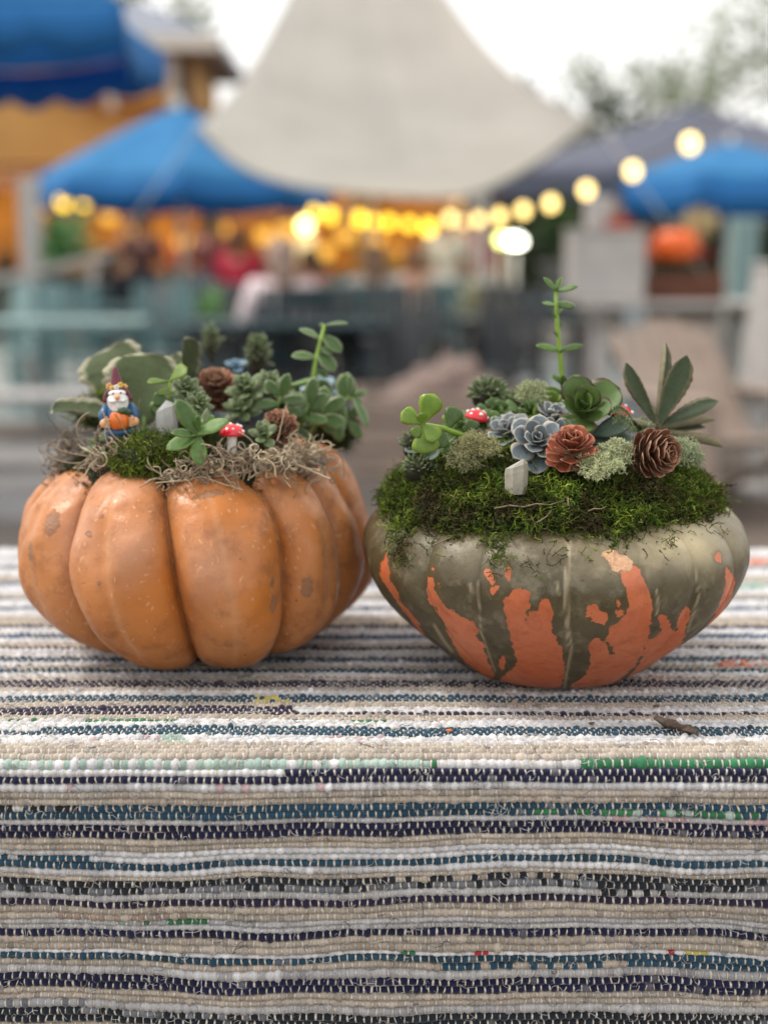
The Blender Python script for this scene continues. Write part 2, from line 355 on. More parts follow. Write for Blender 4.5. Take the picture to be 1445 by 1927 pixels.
def pyramid_tent(label, cx, cy_, hx, hy, ez, az, m, rot=0, val=.25):
    rt = empty('canopy_tent', (cx, cy_, 0), rot, label, 'tent')
    C4 = [(-hx, -hy), (hx, -hy), (hx, hy), (-hx, hy)]
    for i in range(4):
        (xa, ya), (xb, yb) = C4[i], C4[(i+1) % 4]; V = []
        for q in range(9):
            f = q/8; x, y = xa+(xb-xa)*f, ya+(yb-ya)*f
            for r_ in range(7): t = r_/6; V.append((x*t, y*t, az+(ez-az)*t**.9-.12*math.sin(PI*f)*t*(1-t)))
        o = obj('roof_panel', mesh_np('roof_panel', V, grid_faces(9, 7), True, [m]), rt); o.modifiers.new('thick', 'SOLIDIFY').thickness = .005
        o = MB().box(((xa+xb)/2*1.003, (ya+yb)/2*1.003, ez-val/2), (abs(xb-xa)+.01 or .01, abs(yb-ya)+.01 or .01, val)).build('valance', m, rt, False)
        MB().beam((xa, ya, 0), (xa, ya, ez), .05, .05).build('leg', pole_m, rt, False)
    return rt
pyramid_tent('slate blue peaked canopy tent behind the string lights on the right', X(1290, 17.5), 17.5, 2.75, 2.2, 2.06, 3.02, navy)
# cream stretched tent: swept membrane from a far scalloped eave up to a high near point
def tent():
    rt = empty('cream_tent', (0, 12, 0), 0, 'large cream canvas tent sweeping up to a peak above the patio', 'tent')
    L = [(555,0,8.2),(480,110,9.2),(400,190,10.2),(380,222,10.6)]; 
    eave = [(372,240,10.6),(430,310,11.6),(520,345,12.4),(610,358,12.8),(700,366,12.8),(790,371,12.6),(868,374,12.2),(930,352,11.5),(1000,315,10.8),(1060,275,10.2),(1118,226,9.6)]
    top = [(575,-60,7.4),(590,-62,7.4),(610,-64,7.4),(640,-66,7.4),(665,-68,7.4),(690,-68,7.4),(715,-68,7.4),(740,-66,7.4),(765,-64,7.4),(780,-62,7.4),(795,-60,7.4)]
    n = len(eave); E = np.array([tuple(at(*p)) for p in eave]); T = np.array([tuple(at(*p)) for p in top])
    k = np.linspace(0, n-1, 41); E = np.stack([np.interp(k, np.arange(n), E[:, c]) for c in range(3)], -1); T = np.stack([np.interp(k, np.arange(n), T[:, c]) for c in range(3)], -1)
    for _ in range(2): E[2:-2] = (E[:-4]+E[1:-3]+E[2:-2]+E[3:-1]+E[4:])/5
    V = []; nvv = 24
    for i in range(41):
        u_ = i/40; side = abs(2*u_-1)
        for j in range(nvv):
            t = j/(nvv-1); c = E[i]*(1-t)+T[i]*t; sag = 4*t*(1-t)
            mid = (E.mean(0)*(1-t)+T.mean(0)*t); c = c.copy(); c[0] += (mid[0]-c[0])*(.08 if u_ < .5 else .22)*sag*(side**1.5); c[2] -= .22*sag*(1-side)
            V.append(c-np.array([0, 12, 0]))
    o = obj('membrane', mesh_np('membrane', V, grid_faces(41, nvv), True, [crm]), rt); o.modifiers.new('thick', 'SOLIDIFY').thickness = .006
    for i in (8, 16, 24, 32):
        MB().tube([tuple(V[i*nvv+j]+np.array([0, -.004, -.004])) for j in range(nvv)], .0012, 5).build('seam', trim, rt)
    hem = MB().tube([tuple(E[i]-np.array([0, 12, 0])) for i in range(41)], .018, 6).build('hem', trim, rt)
    for i in (16, 27):
        p = E[i]-np.array([0, 12, 0]); MB().tube([(p[0], p[1]+.05, 0), (p[0], p[1], p[2]-.02)], .022, 8).build('pole', pole_m, rt)
    for i, sx in ((0, -1), (40, 1)):
        p = E[i]-np.array([0, 12, 0]); MB().tube([tuple(p), (p[0]+sx*1.6, p[1]+.3, .02)], .005, 6).build('rope', trim, rt)
    # ridge ropes and masts that hold the high end
    for sx in (-1, 1):
        q = T[0 if sx < 0 else -1]-np.array([0, 12, 0]); m_ = (q[0]+sx*3.4, q[1]-.4, 0)
        MB().tube([tuple(q), (m_[0], m_[1], 4.2)], .012, 6).build('rope', trim, rt); MB().tube([m_, (m_[0], m_[1], 4.25)], .05, 8).build('mast', pole_m, rt)
    return rt
tent()
# ------------------------------------------------------------------ string lights
def string(label, L, px_bulb, anchors=True):
    pts = [at(*p[:3]) for p in L]; rt = empty('string_lights', pts[0], 0, label, 'string lights'); b0 = pts[0]
    P = []
    for a, b in zip(pts[:-1], pts[1:]):
        for q in range(5): t = q/5; p = a.lerp(b, t)-b0; p.z -= .02*math.sin(PI*t)-.05; P.append(tuple(p))
    P.append(tuple(pts[-1]-b0+Vector((0, 0, .05)))); MB().tube(P, .006, 5).build('cable', cordm, rt)
    for p, l in zip(pts, L):
        if l[3] <= 0: continue
        o = MB().ball(p-b0, (.034*l[3], .034*l[3], .040*l[3]), 12, 8).build('bulb', [bulbm, bulbw, bulbd][l[4]], rt); MB().tube([p-b0+Vector((0, 0, .03)), p-b0+Vector((0, 0, .065))], .014, 8).build('socket', cordm, o)
    return rt
bulbm = mat('bulb_amber', (1, .7, .2), .4, 0, emit=((1.0, .62, .03), 3.6)); bulbw = mat('bulb_pale', (1, .85, .5), .4, 0, emit=((1.0, .70, .22), 3.7)); bulbd = mat('bulb_soft', (1, .85, .5), .4, 0, emit=((1.0, .7, .3), 2.2))
string('string of warm bulbs sagging across from the pavilion to upper right', [(540,396,13.4,0,0),(592,400,13.2,1.3,0),(622,405,13,1.4,0),(677,412,12.6,1.5,0),(703,416,12.4,1,0),(732,418,12.1,1.3,0),(770,422,11.8,1.2,0),(807,428,11.4,1.5,0),(846,411,11,1.1,1),(872,418,10.8,.8,2),(900,413,10.5,1.0,1),(940,407,10.2,1.1,1),(984,396,9.8,1.1,1),(1036,383,9.3,1.1,1),(1103,358,8.7,1.1,1),(1190,322,8.0,1.1,1),(1298,270,7.2,1.1,1),(1480,170,6.2,1,1)], 0)
gl_ = at(944, 451, 12.4); g2_ = empty('globe_lamp', gl_, 0, 'small yellow green globe lamp just left of the bright white lamp', 'lamp')
MB().ball((0, 0, 0), (.05, .05, .05), 12, 8).build('globe', mat('globe_lime', (1, 1, .6), .4, 0, emit=((.85, 1, .25), 5)), g2_); MB().tube([(0, 0, -.05), (0, 0, -gl_.z)], .015, 8).build('post', pole_m, g2_)
string('pair of warm bulbs at the left below the blue umbrella', [(40,352,13.5,0,0),(120,380,13.0,1.6,0),(158,382,13.2,1.3,0),(245,376,15.8,1,2),(290,378,15.8,1,2),(325,380,15.8,1,2),(387,388,15.8,1.1,2),(436,388,15.8,1,2),(478,386,15.8,1,2),(520,388,15.6,1,2)], 0)
fl = at(970, 453, 13); fr_ = empty('flood_light', fl, 0, 'bright white lamp on a thin post under the string of bulbs', 'lamp')
whl = mat('flood_white', (1, 1, 1), .4, 0, emit=((1, 1, .80), 12))
MB().ball((0, 0, 0), (.085, .05, .05), 14, 8).build('lens', whl, fr_); MB().box((0, .06, 0), (.2, .05, .16), bevel=.02).build('housing', cordm, fr_); MB().tube([(0, .08, -.05), (0, .08, -fl.z)], .02, 8).build('post', pole_m, fr_)
fl = at(574, 424, 15); fr_ = empty('globe_lamp', fl, 0, 'pale yellow globe lamp with lit stem at the left end of the bulbs', 'lamp')
MB().ball((0, 0, 0), (.07, .07, .07), 14, 8).build('globe', mat('globe_pale', (1, 1, .8), .4, 0, emit=((1, .80, .25), 7)), fr_)
MB().tube([(0, 0, -.09), (0, 0, -.38)], .09, 10).build('lit_stem', mat('stem_glow', (1, .85, .5), .4, 0, emit=((1, .72, .28), 1.0)), fr_); MB().tube([(0, 0, -.38), (0, 0, -fl.z)], .025, 8).build('post', pole_m, fr_)
# ------------------------------------------------------------------ people
def skinned(name, verts, edges, radii, root=0, sub=1):
    m = bpy.data.meshes.new(name); m.from_pydata(verts, edges, []); o = bpy.data.objects.new(name, m); SC.collection.objects.link(o)
    sk = o.modifiers.new('s', 'SKIN'); sk.use_smooth_shade = True; sv = m.skin_vertices[0].data
    for i, r_ in enumerate(radii): sv[i].radius = (r_, r_) if np.isscalar(r_) else r_; sv[i].use_root = (i == root)
    o.modifiers.new('ss', 'SUBSURF').levels = sub
    dg = bpy.context.evaluated_depsgraph_get(); me = bpy.data.meshes.new_from_object(o.evaluated_get(dg)); bpy.data.objects.remove(o); me.name = name
    me.polygons.foreach_set('use_smooth', [True]*len(me.polygons)); return me
def body_meshes(sit):
    hz = .50 if sit else .93
    J = dict(pel=(0, 0, hz), wai=(0, .01, hz+.16), che=(0, 0, hz+.34), nek=(0, .0, hz+.50), hea=(0, -.02, hz+.60), top=(0, -.02, hz+.72))
    for s_, n_ in ((-1, 'l'), (1, 'r')):
        J['sh'+n_] = (s_*.18, 0, hz+.44); J['el'+n_] = (s_*.25, -.04, hz+.18); J['wr'+n_] = (s_*(.16 if sit else .24), -.28 if sit else -.12, hz+(.20 if sit else -.04)); J['ha'+n_] = (s_*(.12 if sit else .24), -.37 if sit else -.15, hz+(.20 if sit else -.13))
        J['hi'+n_] = (s_*.10, 0, hz-.02); J['kn'+n_] = (s_*.13, -.44 if sit else -.02, hz-.01 if sit else .50); J['an'+n_] = (s_*.13, -.42 if sit else .03, .08); J['to'+n_] = (s_*.14, -.58 if sit else -.13, .035)
    def mk(name, ks, es, rr, root=0): return skinned(name, [J[k_] for k_ in ks], [(ks.index(a), ks.index(b)) for a, b in es], rr, root)
    K = ['pel', 'wai', 'che', 'nek', 'hea', 'top', 'shl', 'ell', 'wrl', 'hal', 'shr', 'elr', 'wrr', 'har', 'hil', 'knl', 'anl', 'tol', 'hir', 'knr', 'anr', 'tor']
    E_ = [('pel','wai'),('wai','che'),('che','nek'),('nek','hea'),('hea','top'),('che','shl'),('shl','ell'),('ell','wrl'),('wrl','hal'),('che','shr'),('shr','elr'),('elr','wrr'),('wrr','har'),('pel','hil'),('hil','knl'),('knl','anl'),('anl','tol'),('pel','hir'),('hir','knr'),('knr','anr'),('anr','tor')]
    rb = [(.14,.11),(.12,.09),(.14,.10),.05,(.085,.10),.06,.055,.042,.028,.035,.055,.042,.028,.035,.09,.06,.042,.035,.09,.06,.042,.035]
    body = mk('body', K, E_, rb)
    shirt = mk('shirt', ['pel','wai','che','shl','ell','shr','elr'], [('pel','wai'),('wai','che'),('che','shl'),('shl','ell'),('che','shr'),('shr','elr')], [(.165,.135),(.15,.12),(.175,.13),.085,.058,.085,.058])
    tr = mk('trousers', ['pel','hil','knl','anl','hir','knr','anr'], [('pel','hil'),('hil','knl'),('knl','anl'),('pel','hir'),('hir','knr'),('knr','anr')], [(.155,.13),.11,.08,.06,.11,.08,.06])
    hb_ = MB(); hc = Vector(J['hea'])+Vector((0, .015, .045)); hb_.ball(hc, (.098, .115, .118), 14, 10, jit=.2); hb_.ball(hc+Vector((0, .05, -.09)), (.085, .06, .11), 12, 8, jit=.2); hair = hb_.mesh('hair')
    fb = MB(); h2 = Vector(J['hea']); fb.ball(h2+Vector((0, -.105, .0)), (.016, .022, .03), 8, 6)
    for s_ in (-1, 1): fb.ball(h2+Vector((s_*.035, -.092, .025)), .012, 8, 6)
    fb.ball(h2+Vector((0, -.09, -.055)), (.028, .012, .008), 8, 6); face = fb.mesh('face')
    sb = MB().ball(Vector(J['tol'])+Vector((0, .06, .005)), (.05, .13, .04), 12, 8).mesh('shoe'); sb2 = MB().ball(Vector(J['tor'])+Vector((0, .06, .005)), (.05, .13, .04), 12, 8).mesh('shoe')
    return dict(body=body, shirt=shirt, trousers=tr, hair=hair, face=face, shoe=sb, shoe_=sb2)
BODY = {True: body_meshes(True), False: body_meshes(False)}
for d_ in BODY.values():
    for me_ in d_.values():
        if not me_.materials: me_.materials.append(None)
_mc = {}
def cmat(c, r_=.8):
    k_ = tuple(round(v, 3) for v in c)
    if k_ not in _mc: _mc[k_] = mat('cloth_%d' % len(_mc), c, r_, .15, 12)
    return _mc[k_]
def person(label, x, y, rot, sit, shirt, tr, hair, skin=(.42, .22, .14)):
    rt = empty('person', (x, y, 0), rot, label, 'person')
    for k_, me_ in BODY[sit].items():
        k_ = k_.strip('_'); o = bpy.data.objects.new(k_, me_); link(o, rt); o.material_slots[0].link = 'OBJECT'
        o.material_slots[0].material = cmat(dict(body=skin, shirt=shirt, trousers=tr, hair=hair, face=(.25, .08, .06), shoe=(.04, .035, .03))[k_])
    return rt
person('person in a black top seated at the far left table', X(205, 13.6), 13.6, R(160), True, (.018, .018, .024), (.03, .03, .05), (.02, .012, .01))
person('person in a crimson top standing in the middle distance', X(450, 12.4), 12.4, R(170), False, (.42, .012, .04), (.05, .05, .08), (.06, .03, .02)).scale = (.84, .84, .84)
person('person in a pale pinkish white shirt nearest on the patio', X(530, 8.9), 8.9, R(200), True, (.74, .62, .64), (.3, .3, .33), (.35, .25, .2))
person('person in a coral shirt behind the pale shirted one', X(584, 13), 13, R(-20), True, (.45, .13, .09), (.1, .1, .15), (.05, .03, .02))
person('person in a white shirt sitting under the middle bulbs', X(705, 11), 11, R(185), True, (.62, .58, .56), (.2, .24, .3), (.25, .15, .1))
person('person in a peach shirt sitting right of the white shirted one', X(780, 14.2), 14.2, R(10), True, (.55, .35, .26), (.12, .14, .2), (.12, .07, .04))
person('person with bright red top standing far back beneath the floodlight', X(905, 17), 17, R(0), False, (.48, .03, .06), (.35, .33, .3), (.05, .03, .02))
person('person in dark brown standing near the pavilion on the left', X(268, 16.5), 16.5, R(20), False, (.08, .03, .03), (.03, .03, .04), (.02, .015, .01))
person('person in a maroon shirt standing beside the lamp stem', X(392, 16.4), 16.4, R(-30), False, (.14, .03, .03), (.05, .05, .07), (.03, .02, .01))
person('person in a cream dress coloured top standing right of the bulbs', X(842, 15), 15, R(150), False, (.55, .50, .38), (.42, .40, .35), (.2, .12, .07))
# ------------------------------------------------------------------ garden furniture
teal = mat('teal_paint', (.10, .19, .20), .55, .2, 8); pteal = mat('pale_teal', (.19, .30, .30), .55, .15, 8); dteal = mat('dark_teal', (.030, .060, .070), .6, .2, 8); wht = mat('white_furniture', (.40, .385, .37), .6, .12, 8); dgrey = mat('dark_grey', (.04, .045, .05), .6, .2, 8)
def chair(label, x, y, rot, m, group=None, grp='slatted chairs on the patio'):
    rt = empty('garden_chair', (x, y, 0), rot, label, 'chair', grp)
    for i in range(5): MB().box((0, -.18+i*.09, .44), (.46, .08, .02), bevel=.005).build('seat_slat', m, rt, False)
    for i in range(5): MB().beam((-.18+i*.09, .22, .46), (-.19+i*.095, .33, .95), .075, .018).build('back_slat', m, rt, False)
    for sx in (-1, 1):
        MB().beam((sx*.21, -.2, 0), (sx*.21, -.2, .64), .045, .045).build('leg', m, rt, False); MB().beam((sx*.21, .26, 0), (sx*.21, .20, .66), .045, .045).build('leg', m, rt, False)
        MB().box((sx*.235, .02, .655), (.09, .56, .022), bevel=.006).build('armrest', m, rt, False)
    return rt
def ptable(label, x, y, rot, m, L=1.5, W=.8, H=.75, name='patio_table'):
    rt = empty(name, (x, y, 0), rot, label, 'table')
    for i in range(6): MB().box((0, -W/2+W/12+i*W/6, H-.015), (L, W/6-.008, .03), bevel=.004).build('table_board', m, rt, False)
    for sx in (-1, 1):
        for sy in (-1, 1): MB().beam((sx*(L/2-.12), sy*(W/2+.02), 0), (sx*(L/2-.12), sy*(W/2-.22), H-.035), .07, .05).build('leg', m, rt, False)
        MB().box((sx*(L/2-.12), 0, H-.07), (.05, W*.75, .07)).build('crossbar', m, rt, False)
    return rt
ptable('pale teal table at the left edge of the patio', X(60, 8.8), 8.8, .1, pteal, 1.4)
ptable('teal slatted table before the black topped diner', X(235, 12.0), 12.0, -.1, teal, 1.8)
ptable('dark teal table in the middle of the patio', X(540, 8.6), 8.6, .05, dteal, 1.2)
ptable('long dark table behind the right planter', X(800, 9.2), 9.2, 0, dteal, 2.3, .9)
ptable('pale teal table under the middle bulbs', X(700, 12.6), 12.6, .2, pteal, 1.6)
ptable('teal table far right under the slate tent', X(980, 14), 14, 0, pteal, 1.7)
for i, (px, Y, ro, m_, lab) in enumerate(((130, 9.6, .3, teal, 'teal slatted chair at the left, nearest the pale teal table'), (20, 10.4, -.4, pteal, 'pale teal chair at the far left edge'), (300, 10.4, .1, teal, 'teal chair left of the broad path, facing the dark table'), (400, 9.4, -.2, dgrey, 'dark grey chair left of the dark teal table'), (470, 10.2, 2.9, pteal, 'pale teal chair behind the dark teal table'), (640, 8.4, .4, dgrey, 'dark grey chair right of the dark teal table'), (700, 10.0, 3.1, teal, 'teal chair behind the long dark table at its left end'), (770, 8.2, .1, dgrey, 'dark grey chair in front of the long dark table'), (900, 10.2, 3.0, teal, 'teal chair behind the long dark table at its right end'), (930, 8.4, -.5, dgrey, 'dark chair at the right end of the long dark table'), (360, 12.6, .2, pteal, 'pale teal chair far back between two diners'), (620, 13.0, 3.3, pteal, 'pale teal chair far back beneath the left bulbs'), (870, 13, 2.7, pteal, 'pale teal chair far back beneath the floodlight'))):
    chair(lab, X(px, Y), Y, ro, m_)
# seats for the seated diners
for i, (x_, y_, r_) in enumerate(((X(205, 13.6), 13.6, R(160)), (X(530, 8.9), 8.9, R(200)), (X(584, 13), 13, R(-20)), (X(705, 11), 11, R(185)), (X(780, 14.2), 14.2, R(10)))):
    lab = ['black topped', 'pale pink shirted', 'coral shirted', 'white shirted', 'peach shirted'][i]
    chair('dark teal chair under the %s diner' % lab, x_, y_, r_, dteal)
# flower pots on tables
def pot(label, px, py, Y, r_, cp_, cl_, n=60, cat='plant', name='potted_plant', mb_=None, hgt=1.3):
    c = at(px, py, Y); rt = empty(name, c, 0, label, cat)
    MB().lathe([(r_*.6, -r_*1.0), (r_*.8, 0), (r_*.86, 0), (r_*.86, r_*.12), (r_*.7, r_*.12)], 16).build('pot', cmat(cp_), rt)
    V = []; F = []
    for i in range(n):
        d = Vector((random.gauss(0, 1), random.gauss(0, 1), abs(random.gauss(0, 1)))).normalized(); p = d*r_*random.uniform(.3, 1.2)*Vector((1, 1, hgt)).length/1.7; p.z = p.z*hgt+r_*.2
        s_ = d.cross(Vector((0, 0, 1))).normalized()*r_*.18; q = len(V); V += [p-s_, p+s_, p+s_+d*r_*.5, p-s_+d*r_*.5]; F.append((q, q+1, q+2, q+3))
    mb = MB(); mb.add([tuple(v) for v in V], F); mb.build('leaves', cmat(cl_), rt); return rt
pot('small red flowered pot on the teal slatted table', 303, 592, 11.6, .10, (.5, .08, .03), (.50, .05, .03))
pot('leafy green pot at the left near the white railing', 115, 520, 12, .28, (.2, .2, .18), (.12, .26, .10), 120)
pot('green potted shrub on the patio near the middle', 395, 620, 9.5, .12, (.2, .2, .2), (.12, .28, .07))
pot('white flowering pot on the long dark table', 890, 600, 9.0, .12, (.6, .55, .45), (.55, .52, .35))
pot('yellow flowering pot right of the white flowering one', 945, 610, 9.6, .10, (.4, .35, .3), (.5, .42, .16))
pot('green shrub pot left of the white display stand', 1062, 500, 11, .25, (.3, .3, .28), (.07, .13, .04), 140)
# white display table on the right with pumpkins and a crate of flowers
dt = ptable('white plank display table carrying pumpkins at the right', X(1262, 7.3), 7.3, 0, wht, 1.02, .75, .905, 'display_table')
cxb = X(1135, 7.2); bx_ = empty('display_box', (cxb, 7.2, .905), 0, 'plain white box standing at the left end of the display table', 'box')
MB().box((0, 0, .17), (.37, .3, .34), bevel=.01).build('carton', wht, bx_, False); MB().box((0, 0, .35), (.39, .32, .02), bevel=.004).build('lid', wht, bx_, False); MB().box((-.03, 0, .44), (.13, .14, .16), bevel=.01).build('upper_block', wht, bx_, False)
crm_ = mat('crate_brown', (.13, .045, .025), .8, .3, 20)
cb = empty('flower_crate', (X(1260, 7.3), 7.3, .905), 0, 'low brown crate behind the orange pumpkins on the display table', 'crate')
for sy in (-1, 1):
    for k_ in range(2): MB().box((0, sy*.13, .035+k_*.07), (.50, .015, .06), bevel=.003).build('slat', crm_, cb, False)
for sx in (-1, 1): MB().box((sx*.25, 0, .07), (.015, .25, .14), bevel=.003).build('end_panel', crm_, cb, False)
MB().box((0, 0, .012), (.47, .24, .015)).build('bottom_panel', crm_, cb, False)
orp = mat('bright_pumpkin', (.75, .12, .012), .4, .15, 12); strw = mat('straw', (.50, .38, .18), .9, .3, 30)
def small_pumpkin(label, px, py, Y, r_, m=orp):
    c = at(px, py, Y); rt = empty('small_pumpkin', c, 0, label, 'pumpkin'); V = []; nn, mm = 48, 14
    for i in range(nn):
        a = 2*PI*i/nn
        for k_ in range(mm):
            b = -PI/2+PI*k_/(mm-1); q = (abs(math.cos(b))**.7)*(1-.10*(1-abs(math.sin(a*4)))**2); V.append((r_*q*math.cos(a), r_*q*math.sin(a), r_*.75*math.sin(b)-.1*r_*(math.cos(b) < .3)*math.sin(b)))
    obj('skin', mesh_np('small_pumpkin_skin', V, grid_faces(nn, mm, True), True, [m]), rt); MB().tube([(0, 0, r_*.6), (.01, 0, r_*.95), (.03, 0, r_*1.1)], [r_*.16, r_*.1, r_*.12], 8).build('stalk', stem_brown, rt); return rt
small_pumpkin('bright orange pumpkin in the crate on the display table', 1272, 462, 7.22, .115)
small_pumpkin('dull orange pumpkin beside the brighter one in the crate', 1208, 478, 7.22, .085, mat('dull_pumpkin', (.40, .09, .03), .5, .2, 12))
def tuft(label, px, py, Y, r_, c, n=160, name='flower_bunch', cat='flowers'):
    p0 = at(px, py, Y); V = []; F = []
    for i in range(n):
        d = Vector((random.gauss(0, 1), random.gauss(0, 1), random.gauss(.3, .9))).normalized(); p = d*r_*random.uniform(.2, .9); s_ = d.orthogonal().normalized()*r_*.10; q = len(V); V += [p-s_, p+s_, p+s_+d*r_*.3, p-s_+d*r_*.3]; F.append((q, q+1, q+2, q+3))
    mb = MB(); mb.add([tuple(v) for v in V], F); mb.ball((0, 0, 0), r_*.55, 10, 8, jit=.4); tag(mb.build(name, cmat(c), None, loc=p0), label, cat)
tuft('red flowers at the left side of the crate', 1160, 440, 7.15, .10, (.45, .06, .025)); tuft('dried straw bunch above the red flowers', 1145, 398, 7.2, .075, (.38, .24, .12)); tuft('straw bunch right of the bright pumpkin', 1315, 422, 7.25, .09, (.42, .33, .17)); tuft('rust coloured flowers in the crate middle', 1218, 450, 7.4, .065, (.30, .07, .03)); tuft('dark red flowers at the right end of the crate', 1322, 478, 7.3, .05, (.22, .04, .03))
# white drape and teal post at the right edge
dr = empty('draped_stand', (X(1465, 6.6), 6.6, 0), 0, 'white draped high stand cut off by the right edge', 'stand'); V = []
for i in range(48):
    a = 2*PI*i/48
    for k_ in range(10): t = k_/9; r_ = .105+.05*(1-t)*(1+.25*math.sin(a*9))+.01; V.append((r_*math.cos(a), r_*math.sin(a), .42+.66*t))
obj('drape', mesh_np('drape', V, grid_faces(48, 10, True), True, [wht]), dr); MB().tube([(0, 0, 0), (0, 0, .5)], .03, 8).build('post', pole_m, dr); MB().lathe([(.18, 0), (.16, .03)], 16).build('foot', wht, dr); MB().lathe([(.12, 1.07), (.12, 1.10)], 20).build('top_board', wht, dr)
tp_ = at(1400, 420, 9.6); tag(MB().beam((0, 0, 0), (0, 0, 1.40), .17, .17).build('teal_post', pteal, None, False, loc=(tp_.x, 9.6, 0)), 'pale teal square post beneath the right hand blue umbrella', 'post')
tag(MB().beam((0, 0, 0), (0, 0, 1.9), .12, .12).build('grey_post', mat('grey_post', (.34, .40, .42), .6, .1), None, False, loc=(X(1195, 8.4), 8.4, -.7)), 'blue grey post in front of the display table legs', 'post')
# beige slatted reclining chair and pinkish stones
beige = mat('beige_wood', (.29, .225, .185), .8, .2, 8)
ad = empty('reclining_chair', (X(1330, 6.3), 6.3, 0), R(20), 'beige slatted garden chair leaning back at the right below the display table', 'chair')
for i in range(6): MB().beam((-.22+i*.088, -.05, .28), (-.24+i*.096, .38, .84-.03*abs(i-2.5)), .078, .02).build('back_slat', beige, ad, False)
for i in range(5): MB().box((0, -.10-i*.09, .28+i*.018), (.52, .08, .02), bevel=.004).build('seat_slat', beige, ad, False)
for sx in (-1, 1): MB().beam((sx*.28, -.5, 0), (sx*.28, -.5, .50), .08, .03).build('leg', beige, ad, False); MB().beam((sx*.28, .3, 0), (sx*.28, -.5, .33), .09, .03).build('side_rail', beige, ad, False); MB().box((sx*.30, -.12, .52), (.12, .8, .022), bevel=.005).build('armrest', beige, ad, False)
stone_m = mat('pinkish_stone', (.26, .19, .165), .85, .3, 5, .4, 30)
for i, (px, py, Y, r_, lab) in enumerate(((800, 742, 7.4, .13, 'pinkish boulder, leftmost behind the olive squash'), (850, 725, 7.7, .15, 'largest pinkish boulder behind the olive squash'), (905, 745, 7.5, .09, 'small rounded boulder right of the largest one'), (765, 755, 7.3, .09, 'small pinkish stone touching the leftmost boulder'))):
    c = at(px, py, Y); tag(MB().ball((0, 0, 0), (r_*1.3, r_, r_*1.0), 18, 12, jit=.5).build('boulder', stone_m, None, loc=c), lab, 'boulder')
# long trough the boulders sit in
tr_ = empty('raised_planter', (X(845, 7.5), 7.5, 0), 0, 'low timber raised bed holding the pinkish boulders', 'planter')
for k_ in range(3):
    for sy in (-1, 1): MB().box((0, sy*.35, .07+k_*.14), (1.0, .04, .13), bevel=.005).build('plank', beige, tr_, False)
    for sx in (-1, 1): MB().box((sx*.49, 0, .07+k_*.14), (.04, .64, .13), bevel=.005).build('plank', beige, tr_, False)
MB().box((0, 0, .36), (.9, .62, .02)).build('soil_fill', gm, tr_, False)
# white railing and post at the left
rl = empty('white_railing', (X(30, 11), 11, 0), 0, 'white painted ramp railing at the left edge', 'railing')
for i in range(5): MB().beam((-1.2+i*.45, 0, 0), (-1.2+i*.45, 0, .72+i*.10), .05, .05).build('baluster', wht, rl, False)
MB().beam((-1.3, 0, .72), (.75, 0, 1.17), .09, .05).build('handrail', wht, rl, False); MB().beam((-1.3, 0, .25), (.75, 0, .68), .06, .04).build('lower_rail', wht, rl, False)
tag(MB().beam((0, 0, 0), (0, 0, 1.78), .15, .15).build('white_post', wht, None, False, loc=(X(62, 11.6), 11.6, 0)), 'white square post at the left under the porch', 'post')
lb = at(55, 800, 7.4); lbx = empty('low_bench', (X(50, 7.4), 7.4, 0), 0, 'low pale grey bench at the left behind the tan pumpkin', 'bench')
for i in range(4): MB().box((0, -.16+i*.11, .40), (1.3, .10, .03), bevel=.004).build('seat_slat', wht, lbx, False)
for sx in (-1, 1): MB().box((sx*.55, 0, .19), (.06, .40, .38)).build('leg', wht, lbx, False)
# ------------------------------------------------------------------ trees and hedge
trunk_m = mat('trunk', (.11, .09, .07), .9, .4, 5, .6, 20, bdist=.01)
def tree(label, x, y, h, crad, cz, n, leafc, lsz=.13, seed=0, name='tree', trunk_r=.16):
    rt = empty(name, (x, y, 0), 0, label, 'tree'); r_ = np.random.default_rng(seed); mb = MB()
    top = Vector((r_.normal(0, .3), r_.normal(0, .3), h*.9)); mb.tube([(0, 0, 0), (top.x*.3, top.y*.3, h*.35), (top.x*.7, top.y*.7, h*.65), tuple(top)], [trunk_r*1.3, trunk_r, trunk_r*.6, trunk_r*.15], 9)
    cl = []
    for i in range(18):
        a = r_.uniform(0, 2*PI); e = r_.uniform(-.5, 1.0); q = crad*r_.uniform(.35, 1.0); p = np.array([q*math.cos(a), q*math.sin(a), cz+crad*.75*e]); cl.append(p)
        if i < 14: s0 = Vector((top.x*.6, top.y*.6, h*r_.uniform(.35, .7))); mb.tube([s0, s0.lerp(Vector(p), .5)+Vector((0, 0, .2)), Vector(p)], [trunk_r*.35, trunk_r*.2, trunk_r*.05], 6)
    mb.build('trunk', trunk_m, rt); cl = np.array(cl); k_ = r_.integers(0, len(cl), n); c = cl[k_]+r_.normal(0, crad*.135, (n, 3))
    d = r_.normal(0, 1, (n, 3)); d /= np.linalg.norm(d, axis=1)[:, None]; s_ = np.cross(d, r_.normal(0, 1, (n, 3))); s_ /= np.linalg.norm(s_, axis=1)[:, None]; l_ = lsz*r_.uniform(.6, 1.3, (n, 1))
    V = np.stack([c-d*l_, c+s_*l_*.45, c+d*l_, c-s_*l_*.45], 1).reshape(-1, 3); C = np.repeat(np.array(leafc)*r_.uniform(.6, 1.4, (n, 1)), 4, axis=0)
    tag(obj('crown', mesh_np('crown', V, np.arange(n*4).reshape(-1, 4), False, [foliage], C), rt), kind='stuff'); return rt
foliage = mat('foliage', (1, 1, 1), .6, .2, 3, attr='Col', trans=.6)
tree('broad grey green tree at the upper right behind the tents', 11.2, 30, 9.5, 4.6, 6.6, 2600, (.30, .34, .24), .15, 3, trunk_r=.22)
